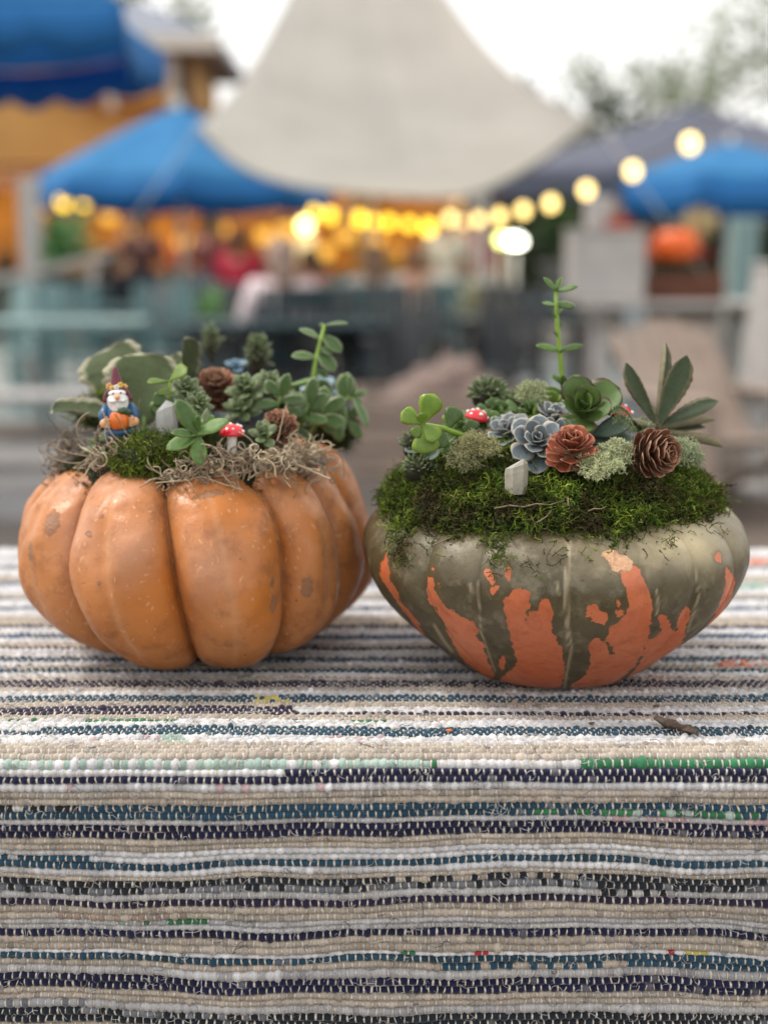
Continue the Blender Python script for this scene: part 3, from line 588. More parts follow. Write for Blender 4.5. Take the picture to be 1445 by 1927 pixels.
tree('tree further left whose thin top shows right of the cream tent', 6.3, 34, 6.6, 2.7, 3.9, 1400, (.26, .30, .20), .15, 5)
tree('tall tree at the right edge with open branches', 14.5, 26, 11, 4.0, 8.2, 1500, (.30, .34, .24), .16, 8)
tree('tree behind the yellow house showing above its roof', -6.6, 30, 9.0, 2.8, 7.0, 2200, (.14, .19, .075), .16, 11)
tree('bushy tree low behind the slate tent', 9.5, 25, 4.6, 2.6, 2.6, 3000, (.085, .11, .06), .14, 14)
tree('dark bushy tree between the pavilion and the slate tent', 3.6, 27, 4.4, 2.6, 2.2, 3400, (.06, .085, .045), .14, 17)
# branch hanging into the frame top
hedge_c = []; n = 9000; V = np.stack([rng.uniform(-22, 24, n), rng.normal(0, .45, n)+31.5, rng.uniform(.05, 2.5, n)], -1); V[:, 2] *= 1+.18*np.sin(V[:, 0]*.9)
d = rng.normal(0, 1, (n, 3)); d /= np.linalg.norm(d, axis=1)[:, None]; s_ = np.cross(d, rng.normal(0, 1, (n, 3))); s_ /= np.linalg.norm(s_, axis=1)[:, None]
Q = np.stack([V-d*.2, V+s_*.12, V+d*.2, V-s_*.12], 1).reshape(-1, 3)
he = empty('hedge', (0, 31.5, 0), 0, 'long dark green hedge closing off the garden behind the tents', 'hedge')
tag(obj('leaves', mesh_np('hedge_leaves', Q-np.array([0, 31.5, 0]), np.arange(n*4).reshape(-1, 4), False, [foliage], np.repeat(np.array((.07, .10, .05))*rng.uniform(.5, 1.5, (n, 1)), 4, axis=0)), he), kind='stuff')
MB().box((1, 0, 1.0), (46, .7, 2.0), bevel=.1).build('twigs', mat('hedge_core', (.03, .04, .02), .95, .4, 2), he, False)
# ================================================================== table and rag rug
X0, X1 = -0.60, 0.60
Y_FRONT, Y_BACK = 0.900, 1.608
RAD = 0.016
wood = mat('table_wood', (.16, .09, .05), .6, .35, 9, .3, 60)
tb = empty('table', (0, (Y_FRONT+Y_BACK)/2, 0), 0, 'wooden table under the striped rag rug carrying both pumpkins', 'table')
def rel(p, q): return (p[0]-q.location[0], p[1]-q.location[1], p[2]-q.location[2])
cy = (Y_FRONT+Y_BACK)/2
for k in range(6):
    wdt = (Y_BACK-Y_FRONT-.03)/6
    MB().box((0, -(Y_BACK-Y_FRONT-.03)/2+wdt*(k+.5)+.0, TABLE_Z-.0185), (1.14, wdt-.003, .026), bevel=.003).build('board', wood, tb, False)
for sx in (-1, 1):
    for sy in (-1, 1):
        MB().box((sx*.5, sy*.27, (TABLE_Z-.032)/2), (.06, .06, TABLE_Z-.032), bevel=.004).build('leg', wood, tb, False)
    MB().box((sx*.5, 0, TABLE_Z-.09), (.03, .48, .08), bevel=.003).build('apron', wood, tb, False)
rug = empty('rag_rug', (0, 0, 0), 0, 'woven rag rug with navy, teal, beige and white stripes over the table', 'rag rug')
LT = Y_BACK-(Y_FRONT+RAD); LA = RAD*PI/2; HANG = .30
def prof(s):
    """arc length from the back edge -> Y, Z, ny, nz"""
    s = np.asarray(s, float)
    a = np.clip((s-LT)/RAD, 0, PI/2)
    Y = np.where(s < LT, Y_BACK-s, Y_FRONT+RAD-RAD*np.sin(a))
    Z = np.where(s < LT, TABLE_Z, TABLE_Z-RAD+RAD*np.cos(a)) - np.where(s > LT+LA, s-LT-LA, 0)
    dr = np.clip(s-LT-LA, 0, 1)
    Y = Y + .012*dr/.3
    return Y, Z, -np.sin(a), np.cos(a)
PAL = dict(wh=(.62,.61,.61), be=(.42,.355,.285), te=(.016,.06,.10), na=(.009,.010,.042), pu=(.020,.014,.040), pg=(.33,.44,.38),
           gr=(.035,.17,.075), bk=(.012,.018,.026), gy=(.17,.18,.20), pk=(.52,.36,.37), rd=(.38,.03,.04), ye=(.5,.42,.1), lg=(.42,.41,.405), bl=(.02,.07,.15), co=(.62,.2,.12), br=(.30,.22,.17))
BANDS = [(900,1036,'wh'),(1036,1046,'wh'),(1046,1054,'lg'),(1054,1064,'wh'),(1064,1071,'gy'),(1071,1084,'wh'),(1084,1096,'be'),(1096,1102,'bl'),(1102,1118,'wh'),(1118,1124,'be'),(1124,1129,'gy'),
 (1129,1142,'wh'),(1142,1148,'bl'),(1148,1160,'wh'),(1160,1176,'be'),(1176,1183,'pu'),(1183,1194,'wh'),(1194,1202,'bl'),(1202,1210,'wh'),(1210,1217,'be'),(1217,1222,'na'),(1222,1236,'wh'),(1236,1245,'te'),(1245,1252,'wh'),(1252,1258,'be'),(1258,1266,'te'),
 (1266,1275,'wh'),(1275,1281,'be'),(1281,1294,'pu'),(1294,1300,'be'),(1300,1309,'wh'),(1309,1321,'te'),(1321,1330,'be'),(1330,1339,'wh'),(1339,1345,'pu'),(1345,1354,'be'),(1354,1367,'wh'),(1367,1383,'te'),
 (1383,1397,'wh'),(1397,1424,'be'),(1424,1441,'wh'),(1441,1467,'na'),(1467,1482,'wh'),(1482,1507,'be'),(1507,1533,'te'),(1533,1543,'lg'),(1543,1568,'na'),
 (1568,1590,'be'),(1590,1612,'wh'),(1612,1625,'te'),(1625,1638,'wh'),(1638,1647,'be'),(1647,1673,'bk'),(1673,1687,'lg'),(1687,1700,'pu'),(1700,1726,'be'),(1726,1746,'lg'),(1746,1760,'na'),
 (1760,1787,'be'),(1787,1794,'wh'),(1794,1807,'te'),(1807,1819,'be'),(1819,1836,'lg'),(1836,1862,'na'),(1862,1884,'be'),(1884,1900,'lg'),(1900,1926,'bk'),(1926,1945,'be'),(1945,1965,'wh'),(1965,1980,'na'),(1980,2010,'be'),(2010,2040,'wh'),(2040,2070,'te'),(2070,2400,'be')]
# stretches of another colour inside a row: y range, x range, colour, share of blobs
OVR = [(1339,1345,-900,545,'pu',1),(1330,1339,-900,545,'pu',1),(1354,1360,0,60,'gr',.8),(1354,1360,150,340,'gr',.9),(1354,1360,645,720,'gr',.8),(1309,1321,470,535,'ye',.5),
 (1383,1397,150,340,'pk',.1),(1383,1397,290,345,'pg',.8),(1383,1397,560,780,'pk',.12),(1367,1376,-900,75,'wh',1),(1424,1441,-900,830,'pg',.7),(1424,1441,1085,2400,'gr',1),(1424,1441,780,830,'gr',.5),
 (1441,1454,-900,520,'wh',1),(1467,1482,90,180,'pk',.4),(1467,1482,400,640,'pk',.15),(1507,1521,-900,60,'wh',.4),(1520,1533,1000,2400,'gr',.7),(1520,1533,1180,1445,'pg',.3),(1507,1521,-900,150,'bk',.4),
 (1533,1543,1140,1300,'pk',.5),(1533,1543,1390,2400,'pk',.8),(1612,1625,-900,170,'te',1),(1600,1612,-900,170,'te',.9),(1647,1660,720,1100,'be',.6),(1660,1673,-900,2400,'gy',.45),(1660,1673,1130,1400,'bk',.7),
 (1673,1687,1120,1240,'bk',.5),(1726,1736,210,390,'gr',.7),(1726,1736,215,240,'pg',.8),(1713,1726,100,340,'br',.6),(1787,1794,740,790,'gr',.8),(1787,1794,1300,1345,'gr',.5),(1787,1796,1240,1345,'rd',.55),(1787,1796,1262,1335,'ye',.4),(1787,1794,885,920,'rd',.6),
 (1807,1819,800,2400,'te',.85),(1819,1836,330,520,'wh',.8),(1884,1900,0,150,'gy',.6),(1900,1912,150,520,'gy',.4),(1912,1926,480,720,'bk',.9),(1242,1256,1340,1435,'co',.8),(1050,1064,1400,1500,'co',.8),(1096,1110,1380,1440,'pg',.8),(1247,1260,-100,60,'gy',.3)]
cells_w = 0.0057
nc = int((X1-X0)/cells_w); cells_w = (X1-X0)/nc
# row edges
_s = np.linspace(0, LT+LA+HANG, 6000); _Y, _Z, _, _ = prof(_s); _y = to_px(np.stack([_s*0, _Y, _Z+.002], -1))[:, 1]
edges = [0.0]                                   # every stripe is a whole number of weft rows
for ya, yb, _c in BANDS:
    sa, sb = np.interp([ya, yb], _y, _s); sa = max(sa, edges[-1])
    if sb-sa < .002: continue
    pt = .0050 if sb < LT-.02 else .0049
    k_ = max(1, int(round((sb-sa)/pt)))
    for q in range(k_): edges.append(sa+(sb-sa)*(q+1)/k_)
    if sb >= LT+LA+HANG-.001: break
edges = np.array(edges)
def wav(x, s):
    h = np.clip((s-LT)/.1, .25, 1.0)
    return h*(.0022*np.sin(6.1*x+21*s)+.0016*np.sin(15*x-13*s+1)+.0010*np.sin(33*x+50*s)+.0006*np.sin(71*x-90*s))
def swell(x, s): return np.clip((s-LT+.02)/.08, .22, 1.0)*(.0022*np.sin(10.3*x+9*s+.7)*np.cos(4.1*x-14*s)+.0012*np.sin(27*x-31*s)+.0008*np.sin(52*x+44*s))
Vw, Fw, Cw, nw = [], [], [], 0
Vs, Fs, nS = [], [], 0
def band(y):
    for a, b, c in BANDS:
        if a <= y < b: return c
    return 'wh'
for j in range(len(edges)-1):
    sc, hp = (edges[j]+edges[j+1])/2, (edges[j+1]-edges[j])/2
    near = sc > .24
    K = 4 if near else 3
    ts = np.array([0, .2, .5, .8]) if near else np.array([0, .33, .67])
    ph = 0.5*(j % 2)
    base_i = np.arange(-1, nc+1)
    jit = rng.normal(0, .05, nc+3)
    xc = (base_i[:, None] + ph + ts[None, :] + (jit[:-1, None]*(1-ts)+jit[1:, None]*ts)[:nc+2])*cells_w + X0
    xs = np.clip(xc.ravel(), X0, X1); tt = np.tile(ts, len(base_i)); ci = np.repeat(np.arange(len(base_i)), len(ts))
    nx = len(xs)
    Y_, Z_, _, _ = prof(sc)
    px = to_px(np.stack([xs, np.full(nx, float(Y_)), np.full(nx, float(Z_)+.002)], -1))
    yy = float(to_px(np.array([[0.0, float(Y_), float(Z_)+.002]]))[0, 1])
    bc = band(yy)
    ccol = np.tile(np.array(PAL[bc]), (len(base_i), 1))
    cx_ = px[ci.searchsorted(np.arange(len(base_i))), 0]
    for (a, b, xa, xb, c, sh) in OVR:
        if a <= yy < b:
            m_ = (cx_ >= xa) & (cx_ < xb) & (rng.random(len(base_i)) < sh); ccol[m_] = PAL[c]
    fr = .035 if bc in ('wh', 'be', 'lg') else .05
    sw = rng.random(len(base_i)) < fr*.6
    ccol[sw] = ccol[sw]*.75 + .25*np.array(PAL['lg'])
    drift = 1+.12*np.sin(np.arange(len(base_i))*.13+j*2.1)+rng.normal(0, .11, len(base_i))
    ccol = ccol*drift[:, None]
    thick = 1+.12*np.sin(np.arange(len(base_i))*.09+j*1.7)+rng.normal(0, .15, len(base_i))
    fz = rng.random(len(base_i)) < .03; thick[fz] *= 1.4
    u = np.abs(2*tt-1)
    pin = .55 if bc in ('wh', 'be', 'lg') else .36
    hb = (pin+(1-pin)*(1-u**2.4))*thick[ci]; wb = (.86+.26*(1-u**2))*np.sqrt(thick[ci])
    al = np.linspace(0, PI, K+1)
    v = -np.cos(al)[None, :]*hp*wb[:, None]*1.06
    h = np.sin(al)[None, :]*.0033*hb[:, None]
    ss = sc+v+wav(xs, sc)[:, None]
    ss = np.clip(ss, 0, LT+LA+HANG+.01)
    Yr, Zr, ny, nz = prof(ss); h = h+swell(xs[:, None], ss)
    V = np.stack([np.broadcast_to(xs[:, None], Yr.shape), Yr+ny*h, Zr+nz*h], -1)
    Vw.append(V.reshape(-1, 3)); Fw.append(grid_faces(nx, K+1, off=nw)); Cw.append(np.repeat(ccol[ci], K+1, axis=0)); nw += nx*(K+1)
    # warp stitches
    m0 = np.where(tt == 0)[0]; x0 = xs[m0]; ok = (x0 > X0+.002) & (x0 < X1-.002); x0 = x0[ok]
    if not near: ok2 = rng.random(len(x0)) < .8; x0 = x0[ok2]
    q = 5 if near else 3; be = np.linspace(-1, 1, q); k = len(x0)
    ww = .00052*(1+.25*rng.normal(0, 1, k)).clip(.5, 1.5)
    if near: ww *= 1.05
    off = np.array([-1, 0, 1]); hh = (1-be**2)**.5*.0021+.0002 if near else (1-be**2)*.0018+.0002
    slant = rng.normal(0, .0004, k)
    Xs_ = x0[:, None, None]+off[None, None, :]*ww[:, None, None]+slant[:, None, None]*be[None, :, None]
    Ss = np.broadcast_to((sc+be*hp*.93)[None, :, None], Xs_.shape)+wav(x0, sc)[:, None, None]
    Hs = np.broadcast_to(hh[None, :, None]+np.array([0, .0006, 0])[None, None, :], Xs_.shape)
    Yr, Zr, ny, nz = prof(np.clip(Ss, 0, LT+LA+HANG)); Hs = Hs+swell(Xs_, Ss)
    V = np.stack([Xs_, Yr+ny*Hs, Zr+nz*Hs], -1).reshape(-1, 3)
    f1 = grid_faces(q, 3); F = (f1[None]+(np.arange(k)*q*3)[:, None, None]).reshape(-1, 4)
    Vs.append(V); Fs.append(F+nS); nS += len(V)
def cloth_mat(name, c=None, rough=.95):
    m, n, b, o = _nodes(name)
    t = noise_tex(n, 900, 4, .7); t1 = noise_tex(n, 38, 3)
    if c is None:
        a_ = n.nodes.new('ShaderNodeAttribute'); a_.attribute_name = 'Col'; c = a_.outputs['Color']
    f = ramp(n, t.outputs['Fac'], [(.3, .62), (.55, 1.0), (.75, 1.15)])
    col = mix(n, c, f, 1.0, 'MULTIPLY')
    col = mix(n, col, (.9, .93, 1.0), ramp(n, t1.outputs['Fac'], [(.3, .0), (.8, 1.0)]), 'MULTIPLY')
    n.links.new(col, b.inputs['Base Color']); b.inputs['Roughness'].default_value = rough
    b.inputs['Specular IOR Level'].default_value = .2; b.inputs['Sheen Weight'].default_value = .25
    bump(n, b, t.outputs['Fac'], .7, .0008); return m
tag(obj('weft', mesh_np('weft', np.concatenate(Vw), np.concatenate(Fw), True, [cloth_mat('rag_weft')], np.concatenate(Cw)), rug), kind='stuff')
tag(obj('warp_thread', mesh_np('warp_thread', np.concatenate(Vs), np.concatenate(Fs), True, [cloth_mat('warp_cotton', (.70, .64, .54))]), rug), kind='stuff')
# loose fibres teased out of the rags
nf = 5200
S_ = rng.uniform(.45, LT+LA+HANG-.03, nf)**1.0; Xf = rng.uniform(-.45, .45, nf)
m = 9; P = np.zeros((nf, m, 3)); ang = rng.uniform(0, 2*PI, nf); st = rng.uniform(.0008, .0022, nf); sx = Xf.copy(); ss = S_.copy(); hh = np.full(nf, .0022); curl = rng.normal(0, .45, nf)
for k in range(m):
    Yr, Zr, ny, nz = prof(ss); h2 = hh+swell(sx, ss); P[:, k] = np.stack([sx, Yr+ny*h2, Zr+nz*h2], -1)
    sx = sx+np.cos(ang)*st; ss = ss+np.sin(ang)*st; ang = ang+curl+rng.normal(0, .35, nf)
    hh = np.clip(hh+rng.normal(.0003, .0007, nf), .0018, .006)
V, F = tubes_np(P, np.repeat(rng.uniform(.00010, .00025, (nf, 1)), m, axis=1), 3)
fc = np.array([PAL['wh'], PAL['be'], PAL['lg'], PAL['na'], PAL['te']])[rng.choice(5, nf, p=[.42, .2, .16, .14, .08])]*1.05
tag(obj('loose_fibre', mesh_np('loose_fibre', V, F, True, [cloth_mat('fibre')], np.repeat(fc, m*3, axis=0)), rug), kind='stuff')

# ================================================================== left pumpkin
LC = Vector((-.164, 1.162, TABLE_Z+.0022))
GR = [R(a) for a in (-80, -38, 2, 41, 71, 97, 130, 165, 205, 248)]
LM = [1.00, 1.05, 1.04, 1.0, 1.0, 1.15, 1.04, 1.0, 1.0, 1.0]     # lobe radius
LR, LH = .147, .180
def left_surf(phi, a):
    """phi 0 faces the camera (-Y), positive to the right; a latitude"""
    phi = np.asarray(phi, float); a = np.asarray(a, float)
    p = (phi-GR[0]) % (2*PI); g = np.array([(x-GR[0]) for x in GR]+[2*PI])
    i = np.clip(np.searchsorted(g, p, side='right')-1, 0, len(GR)-1)
    wdt = g[i+1]-g[i]; u = (p-g[i])/wdt
    bmp_ = (1-np.abs(2*u-1)**2.2)**.5
    lm = np.array(LM)[i]
    # blend the lobe size so that neighbours meet in the crease
    lm = 1+(lm-1)*np.sin(PI*u)**.6
    c, s_ = np.cos(a), np.sin(a)
    cc = np.abs(c)
    depth = (.12+.11*np.minimum(wdt/R(48), 1.0))*np.clip(cc, 0, 1)**.35
    sub = np.zeros_like(u)
    for (lobe, uu, amp, wd) in ((1, .50, .016, .05), (2, .42, .008, .05), (3, .5, .008, .08), (0, .6, .012, .06), (5, .45, .012, .06)):
        sub += np.where(i == lobe, amp*np.exp(-((u-uu)/wd)**2), 0)
    r_ = LR*lm*(cc**.50)*(1-depth*(1-bmp_)-sub*cc)
    r_ *= 1-.11*np.clip(-s_, 0, 1)**1.5-.08*np.clip(s_, 0, 1)**2
    lh = np.array([.97, 1.0, .995, .955, .93, .96, .97, .97, .97, .97])[i]
    hz = LH/2*np.where(s_ < 0, (lh-.11)+.11*bmp_, 1)
    z = LH/2 + hz*np.sign(s_)*np.abs(s_)**.92*(1-.10*(1-bmp_)*np.clip(cc, 0, 1)*np.sign(s_+1e-9)*np.clip(s_, 0, 1))
    z = z-.045*np.clip(s_, 0, 1)**2*np.exp(-(r_/.055)**2)+.03*np.clip(-s_, 0, 1)**2*np.exp(-(r_/.05)**2)
    # the fruit leans: the rear right side rides higher, the left shoulder sits lower
    x = r_*np.sin(phi); y = -r_*np.cos(phi)
    n_ = .0016*np.sin(9*phi+4*a)+.0012*np.sin(17*phi-7*a)
    r2 = 1+n_/LR*cc
    x, y = x*r2, y*r2
    x = x+.026*(.5-z/LH)
    z = z*(1+np.where(x > 0, .50, .25)*x*np.clip(s_+.3, 0, 1))
    return np.stack([LC.x+x, LC.y+y, LC.z+np.maximum(z, .0)], -1), bmp_, i, u
nu, nv = 560, 150
pv = np.linspace(0, 2*PI, nu, endpoint=False); av = np.linspace(-PI/2, PI/2, nv)
# denser near the creases
PH, AV = np.meshgrid(pv, av, indexing='ij')
P3, BM, LI, LU = left_surf(PH, AV)
V = P3.reshape(-1, 3)-np.array(LC)
# small relief of the skin
nzv = np.array([mnoise.noise(Vector(v)*11)*.0065+mnoise.noise(Vector(v)*27)*.0022+mnoise.noise(Vector(v)*80)*.0006 for v in V])
V = V*(1+nzv[:, None]/.15)
pxl = to_px(V+np.array(LC)); front = (V[:, 1] < .03)
def blob(px, cx, cy, rx, ry, rot=0):
    c, s_ = math.cos(rot), math.sin(rot); dx = px[:, 0]-cx; dy = px[:, 1]-cy
    return np.exp(-(((dx*c+dy*s_)/rx)**2+((-dx*s_+dy*c)/ry)**2)**1.3)
scab = np.zeros(len(V)); yel = np.zeros(len(V)); rose = np.zeros(len(V))
for b_ in ((98,985,18,30,.2),(58,1040,6,24,0),(168,1004,11,8,.5),(187,1097,6,6,0),(158,1096,4,4,0),(578,1105,14,26,.1),(515,1135,8,26,.2),(395,930,40,9,-.2),(512,1095,6,14,0),(192,972,6,5,0)):
    scab = np.maximum(scab, blob(pxl, *b_))
for b_ in ((300,1110,70,75,0),(490,1150,40,50,0),(420,960,60,30,0)): yel = np.maximum(yel, blob(pxl, *b_))
for b_ in ((245,1040,45,70,0),(150,1000,40,50,0),(390,1080,45,60,0),(230,910,60,30,0)): rose = np.maximum(rose, blob(pxl, *b_))
# pale rib lines down the middle of the broad lobes
rib = np.zeros(len(V)); LIf, LUf = LI.ravel(), LU.ravel()
for (lobe, uu, wd) in ((1, .55, .03), (2, .42, .03), (3, .5, .06), (0, .6, .04), (5, .45, .04)):
    rib += np.where(LIf == lobe, np.exp(-((LUf-uu)/wd)**2), 0)
f_ = front.astype(float)
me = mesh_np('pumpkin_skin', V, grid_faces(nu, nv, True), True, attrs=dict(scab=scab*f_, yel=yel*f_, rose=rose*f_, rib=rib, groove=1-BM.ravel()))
def left_skin():
    m, n, b, o = _nodes('orange_pumpkin_skin')
    A = lambda s_: (lambda a_: (setattr(a_, 'attribute_name', s_), a_.outputs['Fac'])[1])(n.nodes.new('ShaderNodeAttribute'))
    t1 = noise_tex(n, 14, 5, .6); t2 = noise_tex(n, 55, 6, .65); t3 = noise_tex(n, 330, 4, .6)
    col = mix(n, (.43, .147, .032), (.51, .215, .082), ramp(n, t1.outputs['Fac'], [(.35, 0), (.65, 1)]))
    col = mix(n, col, (.25, .085, .028), ramp(n, t2.outputs['Fac'], [(.48, 0), (.70, .85)]))
    col = mix(n, col, (.50, .155, .018), math_(n, 'MULTIPLY', A('yel'), .75))
    col = mix(n, col, (.50, .25, .15), math_(n, 'MULTIPLY', A('rose'), .6))
    col = mix(n, col, (.56, .29, .14), math_(n, 'MULTIPLY', A('rib'), .35))
    # pale flecks, drawn out lengthwise
    vf = n.nodes.new('ShaderNodeTexVoronoi'); vf.inputs['Scale'].default_value = 1
    tc = n.nodes.new('ShaderNodeTexCoord'); mp = n.nodes.new('ShaderNodeMapping'); mp.inputs['Scale'].default_value = (230, 230, 85); mp.inputs['Rotation'].default_value = (.1, .15, 0)
    ns = noise_tex(n, 40, 2); mv = n.nodes.new('ShaderNodeMix'); mv.data_type = 'VECTOR'; mv.inputs['Factor'].default_value = .03
    n.links.new(tc.outputs['Object'], mv.inputs[4]); n.links.new(ns.outputs['Color'], mv.inputs[5])
    n.links.new(mv.outputs[1], mp.inputs[0]); n.links.new(mp.outputs[0], vf.inputs[0])
    sel = ramp(n, vf.outputs['Color'], [(.55, 0), (.62, 1)])
    fl = math_(n, 'MULTIPLY', ramp(n, vf.outputs['Distance'], [(.12, 1), (.27, 0)]), sel)
    col = mix(n, col, (.62, .37, .19), math_(n, 'MULTIPLY', fl, .6))
    # dark specks
    v2 = n.nodes.new('ShaderNodeTexVoronoi'); v2.inputs['Scale'].default_value = 95; n.links.new(tc.outputs['Object'], v2.inputs[0])
    s2 = ramp(n, v2.outputs['Color'], [(.74, 0), (.78, 1)])
    col = mix(n, col, (.06, .025, .012), math_(n, 'MULTIPLY', math_(n, 'MULTIPLY', ramp(n, v2.outputs['Distance'], [(.05, 1), (.13, 0)]), s2), .8))
    # scabs with torn edges
    sc_ = math_(n, 'ADD', A('scab'), math_(n, 'MULTIPLY', math_(n, 'SUBTRACT', noise_tex(n, 260, 5, .75).outputs['Fac'], .5), 1.6))
    scm = ramp(n, sc_, [(.5, 0), (.75, 1)])
    col = mix(n, col, mix(n, (.26, .16, .10), (.12, .065, .045), t3.outputs['Fac']), math_(n, 'MULTIPLY', scm, .62))
    # browner towards the creases, broken up by noise
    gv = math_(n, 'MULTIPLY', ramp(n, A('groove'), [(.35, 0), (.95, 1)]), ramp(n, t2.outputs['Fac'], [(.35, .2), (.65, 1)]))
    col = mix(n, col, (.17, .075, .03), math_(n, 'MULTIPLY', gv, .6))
    n.links.new(col, b.inputs['Base Color'])
    n.links.new(ramp(n, math_(n, 'ADD', t2.outputs['Fac'], math_(n, 'MULTIPLY', scm, .4)), [(.35, .28), (.75, .54)]), b.inputs['Roughness'])
    b.inputs['Specular IOR Level'].default_value = .45
    b.inputs['Subsurface Weight'].default_value = .06; b.inputs['Subsurface Radius'].default_value = (.01, .004, .002)
    h = math_(n, 'ADD', math_(n, 'MULTIPLY', t3.outputs['Fac'], .35), math_(n, 'ADD', t2.outputs['Fac'], math_(n, 'MULTIPLY', math_(n, 'MULTIPLY', scm, t3.outputs['Fac']), 1.5)))
    bump(n, b, h, .5, .0015)
    return m
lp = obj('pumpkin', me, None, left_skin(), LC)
tag(lp, 'deeply lobed tan orange pumpkin planter on the left of the rug holding the gnome garden', 'pumpkin')

# ================================================================== right squash
RC = Vector((.138, 1.105, TABLE_Z+.0025))
PR = np.array([(0,.007),(.025,.004),(.048,.0),(.062,.0015),(.078,.010),(.098,.026),(.118,.043),(.136,.061),(.149,.079),(.156,.095),(.1575,.107),(.155,.119),(.148,.130),(.136,.139),(.118,.146),(.095,.150),(.07,.151),(.04,.148),(0,.143)])
from bisect import bisect
def _catmull(P, n):
    d = np.concatenate([[0], np.cumsum(np.hypot(*np.diff(P, axis=0).T))]); t = np.linspace(0, d[-1], n)
    k = np.ones(5)/5; out = np.stack([np.interp(t, d, P[:, 0]), np.interp(t, d, P[:, 1])], -1)
    for _ in range(3):
        q = out.copy(); q[3:-3] = np.stack([np.convolve(out[:, c], np.ones(7)/7, 'valid') for c in (0, 1)], -1); out = q
    return out
nvr = 170; PRs = _catmull(PR, nvr); PRs[0, 0] = 0; PRs[-1, 0] = 0
GRR = [R(a) for a in (-86, -62, -45, -27, -3.5, 17.5, 35, 54, 76, 110, 150, 190, 232)]
def right_surf(phi, t):
    """t 0..1 along the profile"""
    phi = np.asarray(phi, float); k = np.clip(t, 0, 1)*(nvr-1); k0 = np.floor(k).astype(int); k1 = np.minimum(k0+1, nvr-1); f = k-k0
    r_ = PRs[k0, 0]*(1-f)+PRs[k1, 0]*f; z = PRs[k0, 1]*(1-f)+PRs[k1, 1]*f
    p = (phi-GRR[0]) % (2*PI); g = np.array([(x-GRR[0]) for x in GRR]+[2*PI]); i = np.clip(np.searchsorted(g, p, side='right')-1, 0, len(GRR)-1)
    u = (p-g[i])/(g[i+1]-g[i]); b_ = np.sin(PI*u)**.5
    dep = np.array([.04, .035, .03, .026, .020, .022, .055, .04, .03, .04, .04, .04, .04]); dl = dep[i]*(1-u)+dep[(i+1) % len(dep)]*u
    wt = np.clip(r_/.157, 0, 1)**.8
    r_ = r_*(1-dl*(1-b_)*wt)*(1+.012*np.sin(2*phi+.6)+.008*np.sin(3*phi))
    z = z*(1+.03*np.sin(phi-.9)*np.clip(z/.1, 0, 1))
    return np.stack([RC.x+r_*np.sin(phi), RC.y-r_*np.cos(phi), RC.z+z], -1), b_, i, u
nu = 560; PH, TV = np.meshgrid(np.linspace(0, 2*PI, nu, endpoint=False), np.linspace(0, 1, nvr), indexing='ij')
P3, BM, LI, LU = right_surf(PH, TV); V = P3.reshape(-1, 3)-np.array(RC)
nzv = np.array([mnoise.noise(Vector(v)*22)*.0022+mnoise.noise(Vector(v)*90)*.0005 for v in V]); V = V*(1+nzv[:, None]/.15)
pxr = to_px(V+np.array(RC)); fr = V[:, 1] < .0
def cv(L): return [(660+x/1.8408, 960+y/1.8408) for x, y in L]
POLY = [cv(L) for L in (
 [(122,148),(108,165),(98,215),(108,250),(125,275),(150,310),(185,350),(210,385),(240,425),(275,480),(330,520),(300,480),(262,440),(225,380),(200,345),(165,315),(168,285),(140,255),(135,215),(125,185)],
 [(265,230),(262,265),(275,320),(310,370),(345,440),(375,500),(420,545),(470,585),(500,600),(492,560),(470,510),(455,460),(430,430),(440,415),(420,385),(375,365),(360,350),(340,345),(310,310),(290,275),(283,235)],
 [(275,192),(292,196),(292,212),(278,212)], [(300,250),(312,252),(314,272),(302,270)], [(462,222),(470,205),(490,215),(503,240),(490,256),(472,245)], [(535,198),(548,192),(555,215),(548,240),(538,230)], [(478,280),(492,262),(512,265),(505,285),(490,295)],
 [(525,320),(530,300),(555,285),(575,272),(600,275),(620,290),(612,320),(622,335),(605,350),(603,378),(612,385),(622,355),(650,345),(660,315),(675,308),(690,318),(695,340),(698,420),(715,450),(730,480),(738,560),(730,605),(718,640),(640,650),(580,640),(530,610),(515,590),(565,545),(575,520),(562,480),(555,440),(545,400),(540,370)],
 [(510,520),(530,505),(540,530),(522,560)],
 [(930,215),(960,185),(1000,205),(1020,260),(1040,310),(1042,370),(1030,440),(1010,500),(985,540),(950,575),(910,608),(860,640),(770,650),(762,612),(800,575),(825,545),(830,500),(828,460),(850,440),(870,450),(885,470),(900,500),(910,495),(905,470),(880,450),(890,420),(900,400),(930,390),(950,360),(960,330),(955,280)],
 [(815,340),(845,328),(860,350),(880,360),(890,380),(880,402),(850,395),(830,375),(812,370)], [(918,315),(930,312),(934,335),(922,340)], [(918,350),(938,348),(940,366),(922,368)],
 [(1065,365),(1080,360),(1100,385),(1105,405),(1125,420),(1130,380),(1140,350),(1160,330),(1172,335),(1172,375),(1155,430),(1140,480),(1110,520),(1060,565),(1000,600),(930,630),(950,590),(1000,535),(1012,480),(1020,455),(1060,440),(1075,415),(1068,385)],
 [(1300,200),(1318,215),(1330,250),(1320,290),(1290,350),(1260,400),(1220,450),(1160,495),(1110,560),(1080,580),(1140,500),(1180,460),(1230,410),(1265,350),(1290,290),(1292,230)],
 [(1262,150),(1278,148),(1288,170),(1280,186),(1264,178)])]
patch = np.full(len(V), -60.0); fi = np.where(fr)[0]
for pl in POLY: patch[fi] = np.maximum(patch[fi], sdf(pxr[fi], pl))
